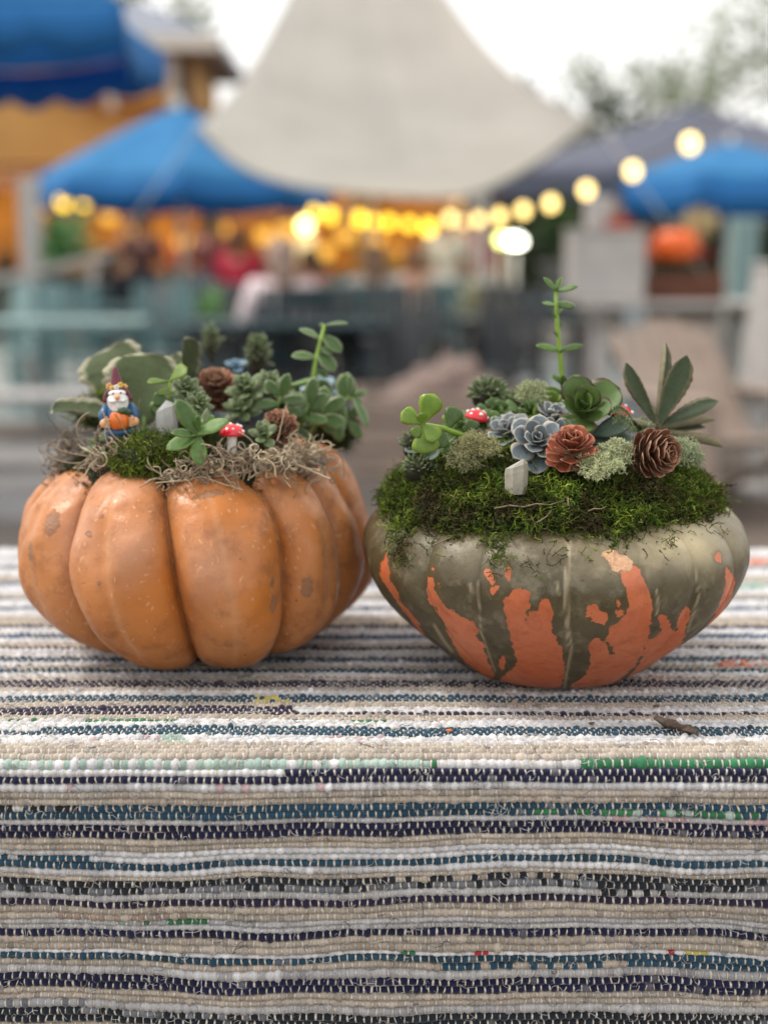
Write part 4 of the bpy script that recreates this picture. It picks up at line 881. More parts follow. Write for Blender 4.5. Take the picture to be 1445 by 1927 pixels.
# the far side carries its own patches, following the lobes
bi = np.where(~fr)[0]; uu = LU.ravel()[bi]; zz = V[bi, 2]
patch[bi] = np.where(True, 26*(np.sin(PI*uu)-.62)-np.abs(zz-.055)*420+14*np.sin(LI.ravel()[bi]*2.3), 0)
scar = np.maximum(np.maximum(blob(pxr, 1168, 1060, 26, 20, .3), blob(pxr, 1150, 1045, 22, 12, .2)), 0)*fr
lines = np.zeros(len(V))
def pline(L, wd):
    L = np.array(cv(L)); d = np.full(len(fi), 1e9)
    for a, b in zip(L[:-1], L[1:]):
        ab = b-a; t = np.clip(((pxr[fi]-a) @ ab)/(ab @ ab), 0, 1); d = np.minimum(d, np.hypot(*(pxr[fi]-(a+t[:, None]*ab)).T))
    lines[fi] = np.maximum(lines[fi], np.exp(-(d/wd)**2))
pline([(758,110),(752,250),(752,400),(765,480),(748,560),(738,625)], 2.2); pline([(742,200),(740,330),(750,470)], 1.5)
pline([(1058,275),(1064,320),(1058,360)], 2.0); pline([(440,250),(450,420),(500,560)], 1.3); pline([(712,250),(720,290)], 2.5); pline([(290,400),(320,450),(350,490)], 3); pline([(1190,200),(1205,300),(1165,420)], 1.8); pline([(412,255),(418,280)],3.5)
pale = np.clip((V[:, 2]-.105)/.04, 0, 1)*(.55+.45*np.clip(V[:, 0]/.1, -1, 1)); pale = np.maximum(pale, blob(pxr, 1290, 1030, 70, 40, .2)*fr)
me = mesh_np('squash_skin', V, grid_faces(nu, nvr, True), True, attrs=dict(patch=patch, scar=scar, lines=lines, pale=pale, groove=1-BM.ravel()))
def right_skin():
    m, n, b, o = _nodes('squash_skin')
    A = lambda s_: (lambda a_: (setattr(a_, 'attribute_name', s_), a_.outputs['Fac'])[1])(n.nodes.new('ShaderNodeAttribute'))
    t1 = noise_tex(n, 17, 5, .6); t2 = noise_tex(n, 70, 6, .65); t3 = noise_tex(n, 380, 4, .6); t4 = noise_tex(n, 120, 3, .5)
    ol = mix(n, (.058, .043, .018), (.108, .088, .046), ramp(n, t1.outputs['Fac'], [(.35, 0), (.68, 1)]))
    ol = mix(n, ol, (.24, .21, .14), ramp(n, t2.outputs['Fac'], [(.52, 0), (.72, .7)]))
    ol = mix(n, ol, (.035, .028, .013), ramp(n, noise_tex(n, 48, 6, .7).outputs['Fac'], [(.5, 0), (.7, .6)]))
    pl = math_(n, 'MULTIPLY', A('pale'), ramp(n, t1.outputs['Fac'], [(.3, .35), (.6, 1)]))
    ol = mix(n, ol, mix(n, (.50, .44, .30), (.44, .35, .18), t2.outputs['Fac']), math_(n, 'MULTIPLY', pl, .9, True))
    og = mix(n, (.50, .118, .040), (.58, .175, .078), ramp(n, t1.outputs['Fac'], [(.35, 0), (.65, 1)]))
    og = mix(n, og, (.36, .085, .03), ramp(n, t2.outputs['Fac'], [(.48, 0), (.72, .8)]))
    d = math_(n, 'ADD', A('patch'), math_(n, 'ADD', math_(n, 'MULTIPLY', math_(n, 'SUBTRACT', t4.outputs['Fac'], .5), 17.0), math_(n, 'ADD', math_(n, 'MULTIPLY', math_(n, 'SUBTRACT', t2.outputs['Fac'], .5), 12.0), math_(n, 'MULTIPLY', math_(n, 'SUBTRACT', t3.outputs['Fac'], .5), 7.0))))
    mr = n.nodes.new('ShaderNodeMapRange'); mr.inputs[1].default_value = -1.0; mr.inputs[2].default_value = .8; n.links.new(d, mr.inputs[0])
    col = mix(n, ol, og, mr.outputs[0])
    er = n.nodes.new('ShaderNodeMapRange'); er.inputs[1].default_value = -8; er.inputs[2].default_value = -1.5; n.links.new(d, er.inputs[0])
    col = mix(n, col, (.09, .06, .022), math_(n, 'MULTIPLY', math_(n, 'MULTIPLY', er.outputs[0], math_(n, 'SUBTRACT', 1.0, mr.outputs[0])), .5))
    col = mix(n, col, (.46, .38, .25), math_(n, 'MULTIPLY', A('lines'), .6))
    sc_ = math_(n, 'ADD', A('scar'), math_(n, 'MULTIPLY', math_(n, 'SUBTRACT', noise_tex(n, 240, 5, .8).outputs['Fac'], .5), 1.5)); scm = ramp(n, sc_, [(.45, 0), (.6, 1)])
    col = mix(n, col, mix(n, (.68, .46, .28), (.50, .22, .11), t3.outputs['Fac']), scm)
    # crumbs of soil and pale scratches
    tc = n.nodes.new('ShaderNodeTexCoord'); v2 = n.nodes.new('ShaderNodeTexVoronoi'); v2.inputs['Scale'].default_value = 150; n.links.new(tc.outputs['Object'], v2.inputs[0])
    s2 = ramp(n, v2.outputs['Color'], [(.70, 0), (.74, 1)])
    zs = n.nodes.new('ShaderNodeSeparateXYZ'); n.links.new(tc.outputs['Object'], zs.inputs[0]); up = n.nodes.new('ShaderNodeMapRange'); up.inputs[1].default_value = .07; up.inputs[2].default_value = .12; n.links.new(zs.outputs[2], up.inputs[0])
    col = mix(n, col, (.035, .022, .012), math_(n, 'MULTIPLY', math_(n, 'MULTIPLY', ramp(n, v2.outputs['Distance'], [(.08, 1), (.2, 0)]), s2), math_(n, 'MULTIPLY', up.outputs[0], .85)))
    v3 = noise_tex(n, 160, 6, .8, stretch=(.3, .3, 2.2)); col = mix(n, col, (.45, .36, .26), math_(n, 'MULTIPLY', ramp(n, v3.outputs['Fac'], [(.70, 0), (.74, 1)]), .5))
    n.links.new(col, b.inputs['Base Color'])
    n.links.new(ramp(n, t2.outputs['Fac'], [(.3, .30), (.75, .56)]), b.inputs['Roughness']); b.inputs['Specular IOR Level'].default_value = .5
    h = math_(n, 'ADD', math_(n, 'MULTIPLY', t3.outputs['Fac'], .3), math_(n, 'ADD', t2.outputs['Fac'], math_(n, 'MULTIPLY', math_(n, 'MULTIPLY', scm, t3.outputs['Fac']), 2)))
    bump(n, b, h, .5, .0014)
    return m
rp = obj('squash', me, None, right_skin(), RC)
tag(rp, 'olive green squash planter with ragged orange patches and a thick moss collar', 'squash')
# ================================================================== moss, curls, lichen
def strands(roots, normals, n, length, rad, steps=5, curl=.6, lean=.5, leaf=3, gravity=0.0):
    """short crooked stems with tiny side leaves, all in one mesh -> V, F(quads), per-strand index"""
    P = np.zeros((n, steps, 3)); D = normals*lean+rng.normal(0, .6, (n, 3)); D /= np.linalg.norm(D, axis=1)[:, None]
    L = length*rng.uniform(.5, 1.25, n)/(steps-1); p = roots.copy()
    W = rng.normal(0, curl, (n, 3))
    for k in range(steps):
        P[:, k] = p; p = p+D*L[:, None]
        D = D+np.cross(W, D)*.5+rng.normal(0, .22, (n, 3)); D[:, 2] -= gravity; D /= np.linalg.norm(D, axis=1)[:, None]
    rr = np.linspace(1, .45, steps)[None]*rad*rng.uniform(.7, 1.2, n)[:, None]
    V, F = tubes_np(P, rr, 3); idx = np.repeat(np.arange(n), steps*3)
    if leaf:
        Vl = []; il = []
        for q in range(leaf):
            k = 1+q % (steps-1); c = P[:, k]; d = rng.normal(0, 1, (n, 3))+(P[:, k]-P[:, k-1])/L[:, None]*1.1; d /= np.linalg.norm(d, axis=1)[:, None]
            s_ = np.cross(d, rng.normal(0, 1, (n, 3))); s_ /= np.linalg.norm(s_, axis=1)[:, None]
            l_ = (length*.26*rng.uniform(.6, 1.3, n))[:, None]; w_ = rad*1.5
            Vl.append(np.stack([c-s_*w_*.4, c+s_*w_*.4, c+d*l_*.6+s_*w_*.9, c+d*l_], 1)); il.append(np.arange(n))
        Vl = np.concatenate(Vl).reshape(-1, 3); off = len(V); nq = len(Vl)//4
        F = np.concatenate([F, np.arange(nq*4).reshape(-1, 4)+off]); V = np.concatenate([V, Vl]); idx = np.concatenate([idx, np.repeat(np.concatenate(il), 4)])
    return V, F, idx
moss_mat = mat('moss', (1, 1, 1), .75, .35, 220, attr='Col', trans=.2, spec=.25)
soil = mat('moss_bed', (.022, .022, .010), .95, .5, 150, .8, 400)
def moss_cols(n, pal, p):
    c = np.array(pal)[rng.choice(len(pal), n, p=p)]; return c*rng.uniform(.65, 1.35, (n, 1))
MP = [(.125, .185, .016), (.065, .115, .012), (.21, .27, .035), (.10, .085, .025), (.035, .055, .012)]
# --- squash moss collar: roots on the fruit's shoulder and on the mound that tops it
MOSS_R = [(735,935),(728,965),(745,1000),(752,1058),(775,1040),(800,1008),(830,1030),(862,1018),(892,1000),(925,1052),(950,1050),(975,1020),(1010,1002),(1045,996),(1085,1005),(1120,1022),(1160,1018),(1195,1000),(1235,985),(1268,962),(1300,955),(1340,940),(1378,930),(1385,905),(1340,850),(1000,800),(760,860)]
def mound_r(x, y):
    """height of the planting mound over the squash"""
    q = np.hypot((x-RC.x+.004)/.136, (y-RC.y)/.130); h = np.clip(1-q**2.2, 0, 1)**.6
    nz = np.array([mnoise.noise(Vector((a*38, b*38, 3))) for a, b in zip(np.ravel(x), np.ravel(y))]).reshape(np.shape(x))
    return RC.z+.134+.054*h+.016*nz*h
def add_moss(surf_pts, normals, name, length, rad, parent, pal=MP, p=(.3, .25, .2, .12, .13), **k):
    n = len(surf_pts); V, F, idx = strands(surf_pts, normals, n, length, rad, **k)
    c = moss_cols(n, pal, p)
    q = np.array([mnoise.noise(Vector(v_)*45) for v_ in surf_pts]); c = c*(.82+1.0*q[:, None]); br_ = np.clip(q*-2.2-.25, 0, .7)[:, None]; c = np.clip(c*(1-br_)+np.array([.075, .055, .022])*br_, .004, 1)
    return tag(obj(name, mesh_np(name, V, F, True, [moss_mat], c[idx]), parent), kind='stuff')
# bed under the moss
g = 60; A, Rr = np.meshgrid(np.linspace(0, 2*PI, 90, endpoint=False), np.linspace(0, 1, 26), indexing='ij')
x = RC.x-.004+Rr*.132*np.cos(A); y = RC.y+Rr*.126*np.sin(A); z = mound_r(x, y)-.003; z = np.where(Rr > .97, RC.z+.125, z)
bedr = obj('moss_bank', mesh_np('moss_bank', np.stack([x, y, z], -1).reshape(-1, 3), grid_faces(90, 26, True), True, [soil]))
tag(bedr, 'bank of green moss heaped on top of the olive squash and hanging over its shoulder', 'moss', kind='stuff')
# roots
n = 52000; ph = rng.uniform(0, 2*PI, n); t = rng.uniform(.50, .97, n)
P, _, _, _ = right_surf(ph, t); pp = to_px(P); frt = P[:, 1] < RC.y+.02
jag = np.array([mnoise.noise(Vector((a*.03, b*.03, 0))) for a, b in pp])
keep = np.where(frt, inpoly(pp+np.stack([jag*12, jag*20], -1), MOSS_R), t > .64); 
ctr = np.array([RC.x, RC.y, RC.z+.07]); P = P[keep]
sel = rng.random(len(P)) < min(1, 7200/len(P)); P = P[sel]; Nn = P-ctr; Nn /= np.linalg.norm(Nn, axis=1)[:, None]
add_moss(P+Nn*rng.uniform(.0, .006, len(P))[:, None], Nn, 'moss_strand', .0135, .00055, bedr, steps=6, leaf=5, gravity=.16, curl=1.2)
n = 11000; a = rng.uniform(0, 2*PI, n); r_ = np.where(rng.random(n) < .45, rng.uniform(.72, 1.0, n), np.sqrt(rng.uniform(0, 1, n))); x = RC.x-.004+.136*r_*np.cos(a); y = RC.y+.130*r_*np.sin(a)
cl_ = np.array([max(0, mnoise.noise(Vector((u_*55, v_*55, 7)))) for u_, v_ in zip(x, y)])
P = np.stack([x+np.cos(a)*cl_*.006, y+np.sin(a)*cl_*.008, mound_r(x, y)+rng.uniform(-.002, .003, n)+cl_*.010], -1); Nn = np.stack([np.cos(a)*r_*.8, np.sin(a)*r_*.8, np.ones(n)], -1); Nn /= np.linalg.norm(Nn, axis=1)[:, None]
add_moss(P, Nn, 'moss_strand', .0135, .00055, bedr, steps=6, leaf=5, gravity=.08, curl=1.2)
# straggling bits under the hem
tips = [(770,1035),(760,1055),(905,1020),(925,1050),(945,1070),(930,1085),(1010,1070),(1030,1050),(1125,1030),(1215,1012),(1240,1018),(1265,1030),(1255,1022),(800,1030),(1180,1028),(995,1045),(1330,985),(1360,990),(1290,1005),(850,1040),(1100,1048),(1060,1045)]
Q = []
ph_ = np.linspace(-PI/2, PI/2, 400); t_ = np.linspace(.35, .9, 200); PHg, Tg = np.meshgrid(ph_, t_, indexing='ij'); SG = right_surf(PHg, Tg)[0].reshape(-1, 3); SGp = to_px(SG)
def on_right(px, py): return SG[np.argmin(((SGp-np.array([px, py]))**2).sum(1))]
for tx, ty in tips:
    for _ in range(5): Q.append(on_right(tx+random.gauss(0, 7), ty+random.gauss(0, 8)))
Q = np.array(Q); Nn = Q-ctr; Nn /= np.linalg.norm(Nn, axis=1)[:, None]
add_moss(Q+Nn*.001, Nn*.4, 'moss_strand', .011, .0004, bedr, steps=5, leaf=4, gravity=.2, lean=.3)
# --- left: planting mound
def left_top(x, y):
    q = np.hypot((x-LC.x)/.108, (y-LC.y)/.100); h = np.clip(1-q**2.5, 0, 1)**.55
    nz = np.array([mnoise.noise(Vector((a*38, b*38, 9))) for a, b in zip(np.ravel(x), np.ravel(y))]).reshape(np.shape(x))
    return LC.z+.150+.034*h+.007*nz*h
A, Rr = np.meshgrid(np.linspace(0, 2*PI, 90, endpoint=False), np.linspace(0, 1, 26), indexing='ij')
x = LC.x+Rr*.106*np.cos(A); y = LC.y+Rr*.098*np.sin(A); z = left_top(x, y); z = np.where(Rr > .97, z-.02, z)
bedl = obj('moss_bank', mesh_np('moss_bank', np.stack([x, y, z], -1).reshape(-1, 3), grid_faces(90, 26, True), True, [soil]))
tag(bedl, 'dark moss and soil filling the top of the tan orange pumpkin', 'moss', kind='stuff')
n = 4200; a = rng.uniform(0, 2*PI, n); r_ = np.sqrt(rng.uniform(0, 1, n)); x = LC.x+.110*r_*np.cos(a); y = LC.y+.100*r_*np.sin(a)
P = np.stack([x, y, left_top(x, y)], -1); Nn = np.stack([np.cos(a)*r_*.7, np.sin(a)*r_*.7, np.ones(n)], -1)
DK = [(.045, .075, .014), (.028, .048, .010), (.07, .10, .02), (.05, .045, .02), (.02, .028, .01)]
add_moss(P, Nn, 'moss_strand', .0105, .0004, bedl, DK, steps=5, leaf=3)
def clump(name, px, py, Y, rx, ry, rz, n, label, pal, p, length=.010, seed=0, density_flat=True):
    """a rounded cushion of moss centred on a photo position"""
    c = np.array(at(px, py, Y)); mb = MB(); mb.ball((0, 0, 0), (rx*.88, ry*.88, rz*.88), 24, 14, jit=.35)
    o = mb.build(name, soil); o.location = c; tag(o, label, 'moss', kind='stuff')
    d = rng.normal(0, 1, (n, 3)); d /= np.linalg.norm(d, axis=1)[:, None]; d = d[d[:, 2] > -.75]; m_ = len(d)
    jj = np.array([1+.35*mnoise.noise(Vector(q)*2+Vector((px, py, 0))) for q in d])
    P = d*np.array([rx, ry, rz])*(.9*jj)[:, None]
    V, F, idx = strands(P, d, m_, length, .0004, steps=5, leaf=4); cc = moss_cols(m_, pal, p)
    tag(obj('moss_strand', mesh_np('moss_strand', V, F, True, [moss_mat], cc[idx]), o), kind='stuff'); return o
clump('moss_clump', 278, 862, 1.085, .028, .022, .020, 1500, 'bright green moss tuft right below the gnome, over the pumpkin lobe', MP, (.4, .2, .3, .05, .05))
clump('moss_clump', 322, 885, 1.078, .018, .014, .013, 700, 'small green moss tuft at the crease between the two front pumpkin lobes', MP, (.35, .25, .25, .1, .05))
clump('moss_clump', 605, 812, 1.25, .030, .03, .022, 1300, 'dark moss cushion at the right rear edge of the tan pumpkin', DK, (.35, .25, .2, .1, .1))
clump('moss_clump', 350, 815, 1.13, .020, .02, .014, 700, 'olive moss around the foot of the clear crystal', DK, (.4, .1, .4, .1, 0))
clump('moss_clump', 205, 775, 1.2, .03, .02, .016, 700, 'moss behind the gnome under the big scalloped leaves', MP, (.3, .3, .2, .1, .1))
# --- Spanish moss: pale crooked strands along the front rim of the left pumpkin
def curls(n, region, name, label, length, rad, pal, steps=22, curl=1.0):
    P = np.zeros((n, steps, 3)); root = np.array([region() for _ in range(n)]); d = rng.normal(0, 1, (n, 3))*np.array([1, .5, .55]); d /= np.linalg.norm(d, axis=1)[:, None]
    ax = rng.normal(0, 1, (n, 3))*np.array([.5, 1, .5]); ax /= np.linalg.norm(ax, axis=1)[:, None]
    st = length*rng.uniform(.5, 1.3, n)/steps; kk = rng.normal(0, .40*curl, n); p = root.copy()
    for k in range(steps):
        P[:, k] = p; p = p+d*st[:, None]
        back = (root-p)*22.0
        d = d+np.cross(ax, d)*kk[:, None]+back*st[:, None]*3; d /= np.linalg.norm(d, axis=1)[:, None]
        kk = kk+rng.normal(0, .05*curl, n); ax = ax+rng.normal(0, .08, (n, 3)); ax /= np.linalg.norm(ax, axis=1)[:, None]
    rr = np.full((n, steps), rad)*rng.uniform(.65, 1.25, n)[:, None]; rr[:, 0] *= .4; rr[:, -1] *= .3
    V, F = tubes_np(P, rr, 5); c = np.array(pal)[rng.integers(0, len(pal), n)]*rng.uniform(.75, 1.15, (n, 1))
    return tag(obj(name, mesh_np(name, V, F, True, [curl_mat], np.repeat(c, steps*5, axis=0))), label, 'moss', kind='stuff')
curl_mat = mat('dry_curl', (1, 1, 1), .7, .25, 300, .2, 900, attr='Col', trans=.12)
TAN = [(.50, .40, .26), (.38, .29, .19), (.60, .50, .35), (.26, .19, .13), (.44, .36, .26)]
GRY = [(.27, .235, .20), (.36, .32, .27), (.20, .17, .14)]
def band_region(L, thick, Yj=.008):
    L = [(x, y, Y) for x, y, Y in L]
    def f():
        k = random.random()*(len(L)-1); i = int(k); q = k-i; a, b = L[i], L[i+1]
        p = at(a[0]+(b[0]-a[0])*q+random.gauss(0, 6), a[1]+(b[1]-a[1])*q+random.gauss(0, thick), a[2]+(b[2]-a[2])*q+random.gauss(0, Yj)); return tuple(p)
    return f
curls(210, band_region([(330,893,1.062),(400,876,1.065),(470,868,1.068),(530,866,1.08),(585,872,1.10)], 11), 'spanish_moss', 'curly tan Spanish moss piled under the red mushroom on the front rim', .034, .00062, TAN)
curls(55, band_region([(310,905,1.058),(350,900,1.058),(400,896,1.056)], 9, .003), 'spanish_moss', 'thin loops of tan Spanish moss dangling over the middle pumpkin crease', .034, .0005, TAN, curl=1.5)
curls(75, band_region([(165,872,1.10),(200,857,1.09),(245,842,1.085),(270,838,1.085)], 7, .005), 'spanish_moss', 'long pale strands of Spanish moss lying under the gnome', .045, .00055, TAN, curl=.6)
curls(170, band_region([(105,900,1.15),(112,860,1.16),(130,825,1.17),(160,850,1.14)], 13), 'spanish_moss', 'grey brown tangle of Spanish moss at the left edge of the pumpkin', .024, .00055, GRY+TAN[1:2], curl=1.3)
curls(60, band_region([(575,870,1.12),(600,862,1.13),(612,880,1.12)], 12), 'spanish_moss', 'brownish frayed Spanish moss at the right end of the pumpkin rim', .03, .0005, GRY+TAN, curl=1.2)
curls(80, band_region([(520,850,1.11),(560,852,1.13),(595,850,1.14)], 7), 'spanish_moss', 'tan Spanish moss tucked below the small pine cone', .03, .0005, TAN, curl=1.3)
# --- reindeer lichen
def lichen(px, py, Y, rx, rz, n, label, col, name='reindeer_lichen', seglen=.0036, rad=.00042, lev=4):
    c = np.array(at(px, py, Y)); P = []; 
    def grow(p, d, L, lv, r_):
        d = d+rng.normal(0, .18, 3); d /= np.linalg.norm(d); m_ = p+d*L*.5+rng.normal(0, L*.07, 3); q = p+d*L
        P.append((p, m_, q, r_))
        if lv > 0:
            for _ in range(2 if rng.random() < .75 else 3):
                grow(q, d*.75+rng.normal(0, .62, 3), L*.80, lv-1, r_*.85)
    for _ in range(n):
        d = rng.normal(0, 1, 3); d[2] = abs(d[2])*.9; d[1] -= .5; d /= np.linalg.norm(d)
        p = d*np.array([rx, rx*.7, rz])*rng.uniform(.35, .75); grow(p, d, seglen, lev, rad)
    A = np.array([[a, b, c_] for a, b, c_, _ in P]); rr = np.array([r_ for *_, r_ in P])
    V, F = tubes_np(A, np.stack([rr, rr*.92, rr*.85], 1), 4)
    C = np.repeat(np.array(col)*rng.uniform(.75, 1.2, (len(P), 1)), 12, axis=0)
    o = obj(name, mesh_np(name, V, F, True, [lich_mat], C)); o.location = c
    return tag(o, label, 'lichen', kind='stuff')
lich_mat = mat('lichen', (1, 1, 1), .85, .15, 300, attr='Col', trans=.2)
lichen(898, 850, 1.035, .017, .013, 85, 'olive tan reindeer lichen left of the quartz chip', (.40, .39, .19))
lichen(870, 872, 1.03, .012, .009, 45, 'small lichen tuft at the left end of the tan lichen', (.34, .34, .17))
lichen(1125, 888, 1.005, .018, .010, 80, 'pale cream green reindeer lichen below the reddish pine cone', (.62, .66, .38))
lichen(1160, 862, 1.02, .010, .010, 45, 'pale lichen tuft wedged between the two pine cones', (.56, .60, .36))
lichen(1285, 868, 1.05, .016, .019, 120, 'grey green dense lichen ball right of the brown pine cone', (.44, .50, .30), seglen=.0028, rad=.00036, lev=4)
lichen(1003, 750, 1.10, .010, .012, 40, 'small light green lichen behind the blue grey rosettes', (.45, .50, .28))

# ================================================================== leaves
def leaf_mesh(name, prof_w, thick=.06, cup=.0, curl=.0, edge=(.1, .3, .05), body=(.05, .15, .03), teeth=0, tooth=.0, under=None, nl=10, nw=6, ewidth=.16, tip=0.0, m=None, wave=0):
    """unit leaf, length 1 along +X, upper face +Z. prof_w list of (t, half width)"""
    tt = np.linspace(0, 1, nl); wv = np.interp(tt, [a for a, _ in prof_w], [b for _, b in prof_w])
    # round the outline
    if teeth: wv = wv*(1+tooth*np.abs(np.sin(tt*PI*teeth)))
    V = []; C = []
    for side in (1, -1):
        for i, t in enumerate(tt):
            for k in range(nw):
                v = -1+2*k/(nw-1); yv = wv[i]*v
                zc = cup*(v*v)*wv[i]/max(w_ for _, w_ in prof_w)*.5 + curl*t*t + wave*math.sin(t*9+v*2)*abs(v)
                h = thick*side*(1-v*v)**.5*min(1, (1-t)*4+.0)**.5*(.5 if side > 0 else .6)
                V.append((t+tip*max(0, 1-abs(v)*3)*(t > .9), yv, zc+h))
                e = max(abs(v), 0 if t < .6 else (t-.6)/.4*1.0); e = max(0, (e-(1-ewidth))/ewidth); e = min(1, e)
                b = np.array(body if side > 0 or under is None else under); C.append(b*(1-e)+np.array(edge)*e)
    f = grid_faces(nl, nw); F = np.concatenate([f, f[:, ::-1]+nl*nw])
    # the rims coincide at |v|=1 and at the tip; weld
    me = mesh_np(name, V, F, True, [m or leaf_mat], np.array(C)); import bmesh
    bm = bmesh.new(); bm.from_mesh(me); bmesh.ops.remove_doubles(bm, verts=bm.verts, dist=.004); bmesh.ops.recalc_face_normals(bm, faces=bm.faces); bm.to_mesh(me); bm.free()
    me.polygons.foreach_set('use_smooth', [True]*len(me.polygons)); return me
def leafmat(name, rough=.42, trans=.18, var=.32, scale=5, spec=.45, dusty=0):
    m, n, b, o = _nodes(name); a_ = n.nodes.new('ShaderNodeAttribute'); a_.attribute_name = 'Col'
    t = noise_tex(n, scale, 5, .6); oi = n.nodes.new('ShaderNodeObjectInfo')
    col = mix(n, a_.outputs['Color'], ramp(n, t.outputs['Fac'], [(.3, 1-var), (.7, 1+var*.5)]), 1.0, 'MULTIPLY')
    col = mix(n, col, ramp(n, oi.outputs['Random'], [(0, .88), (1, 1.45)]), 1.0, 'MULTIPLY')
    if dusty: col = mix(n, col, (.55, .6, .58), math_(n, 'MULTIPLY', ramp(n, noise_tex(n, scale*5, 6, .7).outputs['Fac'], [(.4, 0), (.75, 1)]), dusty))
    n.links.new(col, b.inputs['Base Color']); b.inputs['Roughness'].default_value = rough; b.inputs['Specular IOR Level'].default_value = spec
    bump(n, b, noise_tex(n, scale*6, 4).outputs['Fac'], .12, .02)
    tr = n.nodes.new('ShaderNodeBsdfTranslucent'); ms = n.nodes.new('ShaderNodeMixShader'); ms.inputs[0].default_value = trans
    n.links.new(col, tr.inputs[0]); n.links.new(b.outputs[0], ms.inputs[1]); n.links.new(tr.outputs[0], ms.inputs[2]); n.links.new(ms.outputs[0], o.inputs[0]); return m
leaf_mat = leafmat('leaf_glossy'); leaf_matte = leafmat('leaf_matte', .65, .1, .2, 5, .3, dusty=.07); leaf_waxy = leafmat('leaf_waxy', .5, .06, .15, 4, .4, dusty=.15); leaf_thin = leafmat('leaf_thin', .38, .35, .2, 4, .5)
OB = [(0, .05), (.15, .10), (.35, .22), (.6, .38), (.8, .40), (.92, .28), (.98, .12), (1, .0)]
RD = [(0, .06), (.1, .16), (.3, .36), (.55, .46), (.8, .38), (.92, .24), (.98, .1), (1, 0)]
LN = [(0, .05), (.2, .13), (.5, .21), (.75, .17), (.9, .09), (1, 0)]
EC = [(0, .15), (.2, .25), (.5, .38), (.72, .40), (.85, .30), (.94, .13), (1, 0)]
LM_ = dict(
 jade=leaf_mesh('jade_leaf', OB, .10, .10, -.08, (.26, .36, .05), (.15, .245, .032), m=leaf_thin),
 jade_dark=leaf_mesh('jade_leaf_dark', OB, .12, .08, -.06, (.10, .16, .035), (.055, .110, .022), under=(.07, .12, .03)),
 eche=leaf_mesh('rosette_leaf', EC, .10, .22, .06, (.44, .40, .34), (.085, .112, .130), under=(.085, .11, .125), ewidth=.09, m=leaf_waxy, tip=.03),
 kal=leaf_mesh('rosette_leaf_green', RD, .05, .30, .06, (.08, .035, .022), (.095, .165, .038), under=(.10, .17, .05), ewidth=.08, nl=12, nw=8, m=leaf_thin, wave=.012),
 glau=leaf_mesh('round_leaf', RD, .06, .10, -.02, (.16, .18, .13), (.060, .105, .068), m=leaf_waxy, ewidth=.08),
 lance=leaf_mesh('lance_leaf', [(0, .05), (.2, .11), (.5, .20), (.7, .22), (.88, .15), (1, .0)], .035, .16, .05, (.27, .22, .13), (.055, .078, .040), under=(.22, .20, .12), teeth=9, tooth=.07, nl=40, nw=7, ewidth=.07, m=leaf_matte),
 sed=leaf_mesh('stonecrop_leaf', LN, .16, -.05, .08, (.28, .32, .18), (.105, .150, .060), under=(.13, .18, .08)),
 pointy=leaf_mesh('pointed_leaf', [(0, .08), (.2, .16), (.5, .25), (.75, .20), (.92, .10), (1, 0)], .14, .12, .08, (.20, .29, .08), (.075, .150, .032), ewidth=.12),
 scal=leaf_mesh('scalloped_leaf', [(0, .08), (.12, .20), (.35, .40), (.62, .54), (.84, .50), (.95, .34), (1, .14)], .014, .26, -.10, (.50, .47, .34), (.055, .076, .026), under=(.17, .20, .13), teeth=6, tooth=.13, nl=60, nw=9, ewidth=.06, m=leaf_matte, wave=.035),
 trail=leaf_mesh('trailing_leaf', [(0, .05), (.2, .18), (.5, .30), (.8, .24), (.94, .12), (1, 0)], .07, .12, -.06, (.38, .42, .26), (.085, .165, .045), under=(.34, .40, .30), ewidth=.12, m=leaf_thin),
 bract=None)
def lm(t, W, H=None): return t
def basis(d, nrm):
    x = Vector(d).normalized(); z = Vector(nrm); z = (z-x*z.dot(x)); z = z.normalized() if z.length > 1e-5 else x.orthogonal().normalized(); y = z.cross(x); return x, y, z
def put_leaf(parent, mesh, p, d, nrm, L, W=None, name='leaf', T=None):
    x, y, z = basis(d, nrm); W = W or L; T = T or L
    M = Matrix(((x.x*L, y.x*W, z.x*T, p[0]), (x.y*L, y.y*W, z.y*T, p[1]), (x.z*L, y.z*W, z.z*T, p[2]), (0, 0, 0, 1)))
    o = bpy.data.objects.new(name, mesh); link(o, parent); o.matrix_local = M; return o
def rosette(name, label, cat, px, py, Y, axis, n, Lmax, mesh, Lmin=.25, t0=78, t1=12, group=None, stack=.25, wid=1.0, stemmat=None, expo=.8, depth=.02):
    c = at(px, py, Y); rt = empty(name, c, 0, label, cat, group); ax = Vector(axis).normalized(); u, v, _ = basis(ax.orthogonal(), ax); v = ax.cross(u)
    for i in range(n):
        f = ((i+.5)/n); an = i*R(137.5)+random.uniform(-.1, .1); el = R(t0+(t1-t0)*f**expo)
        rad = u*math.cos(an)+v*math.sin(an); d = rad*math.cos(el)+ax*math.sin(el); L = Lmax*(Lmin+(1-Lmin)*f**.7)*random.uniform(.93, 1.06)
        nrm = ax*math.cos(el)-rad*math.sin(el)
        put_leaf(rt, mesh, rad*Lmax*.10*f+ax*Lmax*stack*(1-f), d, nrm, L, L*wid)
    MB().tube([-ax*depth, Vector((0, 0, 0)), ax*Lmax*stack], [Lmax*.09, Lmax*.10, Lmax*.05], 7).build('stem', stemmat or stem_mat, rt)
    return rt
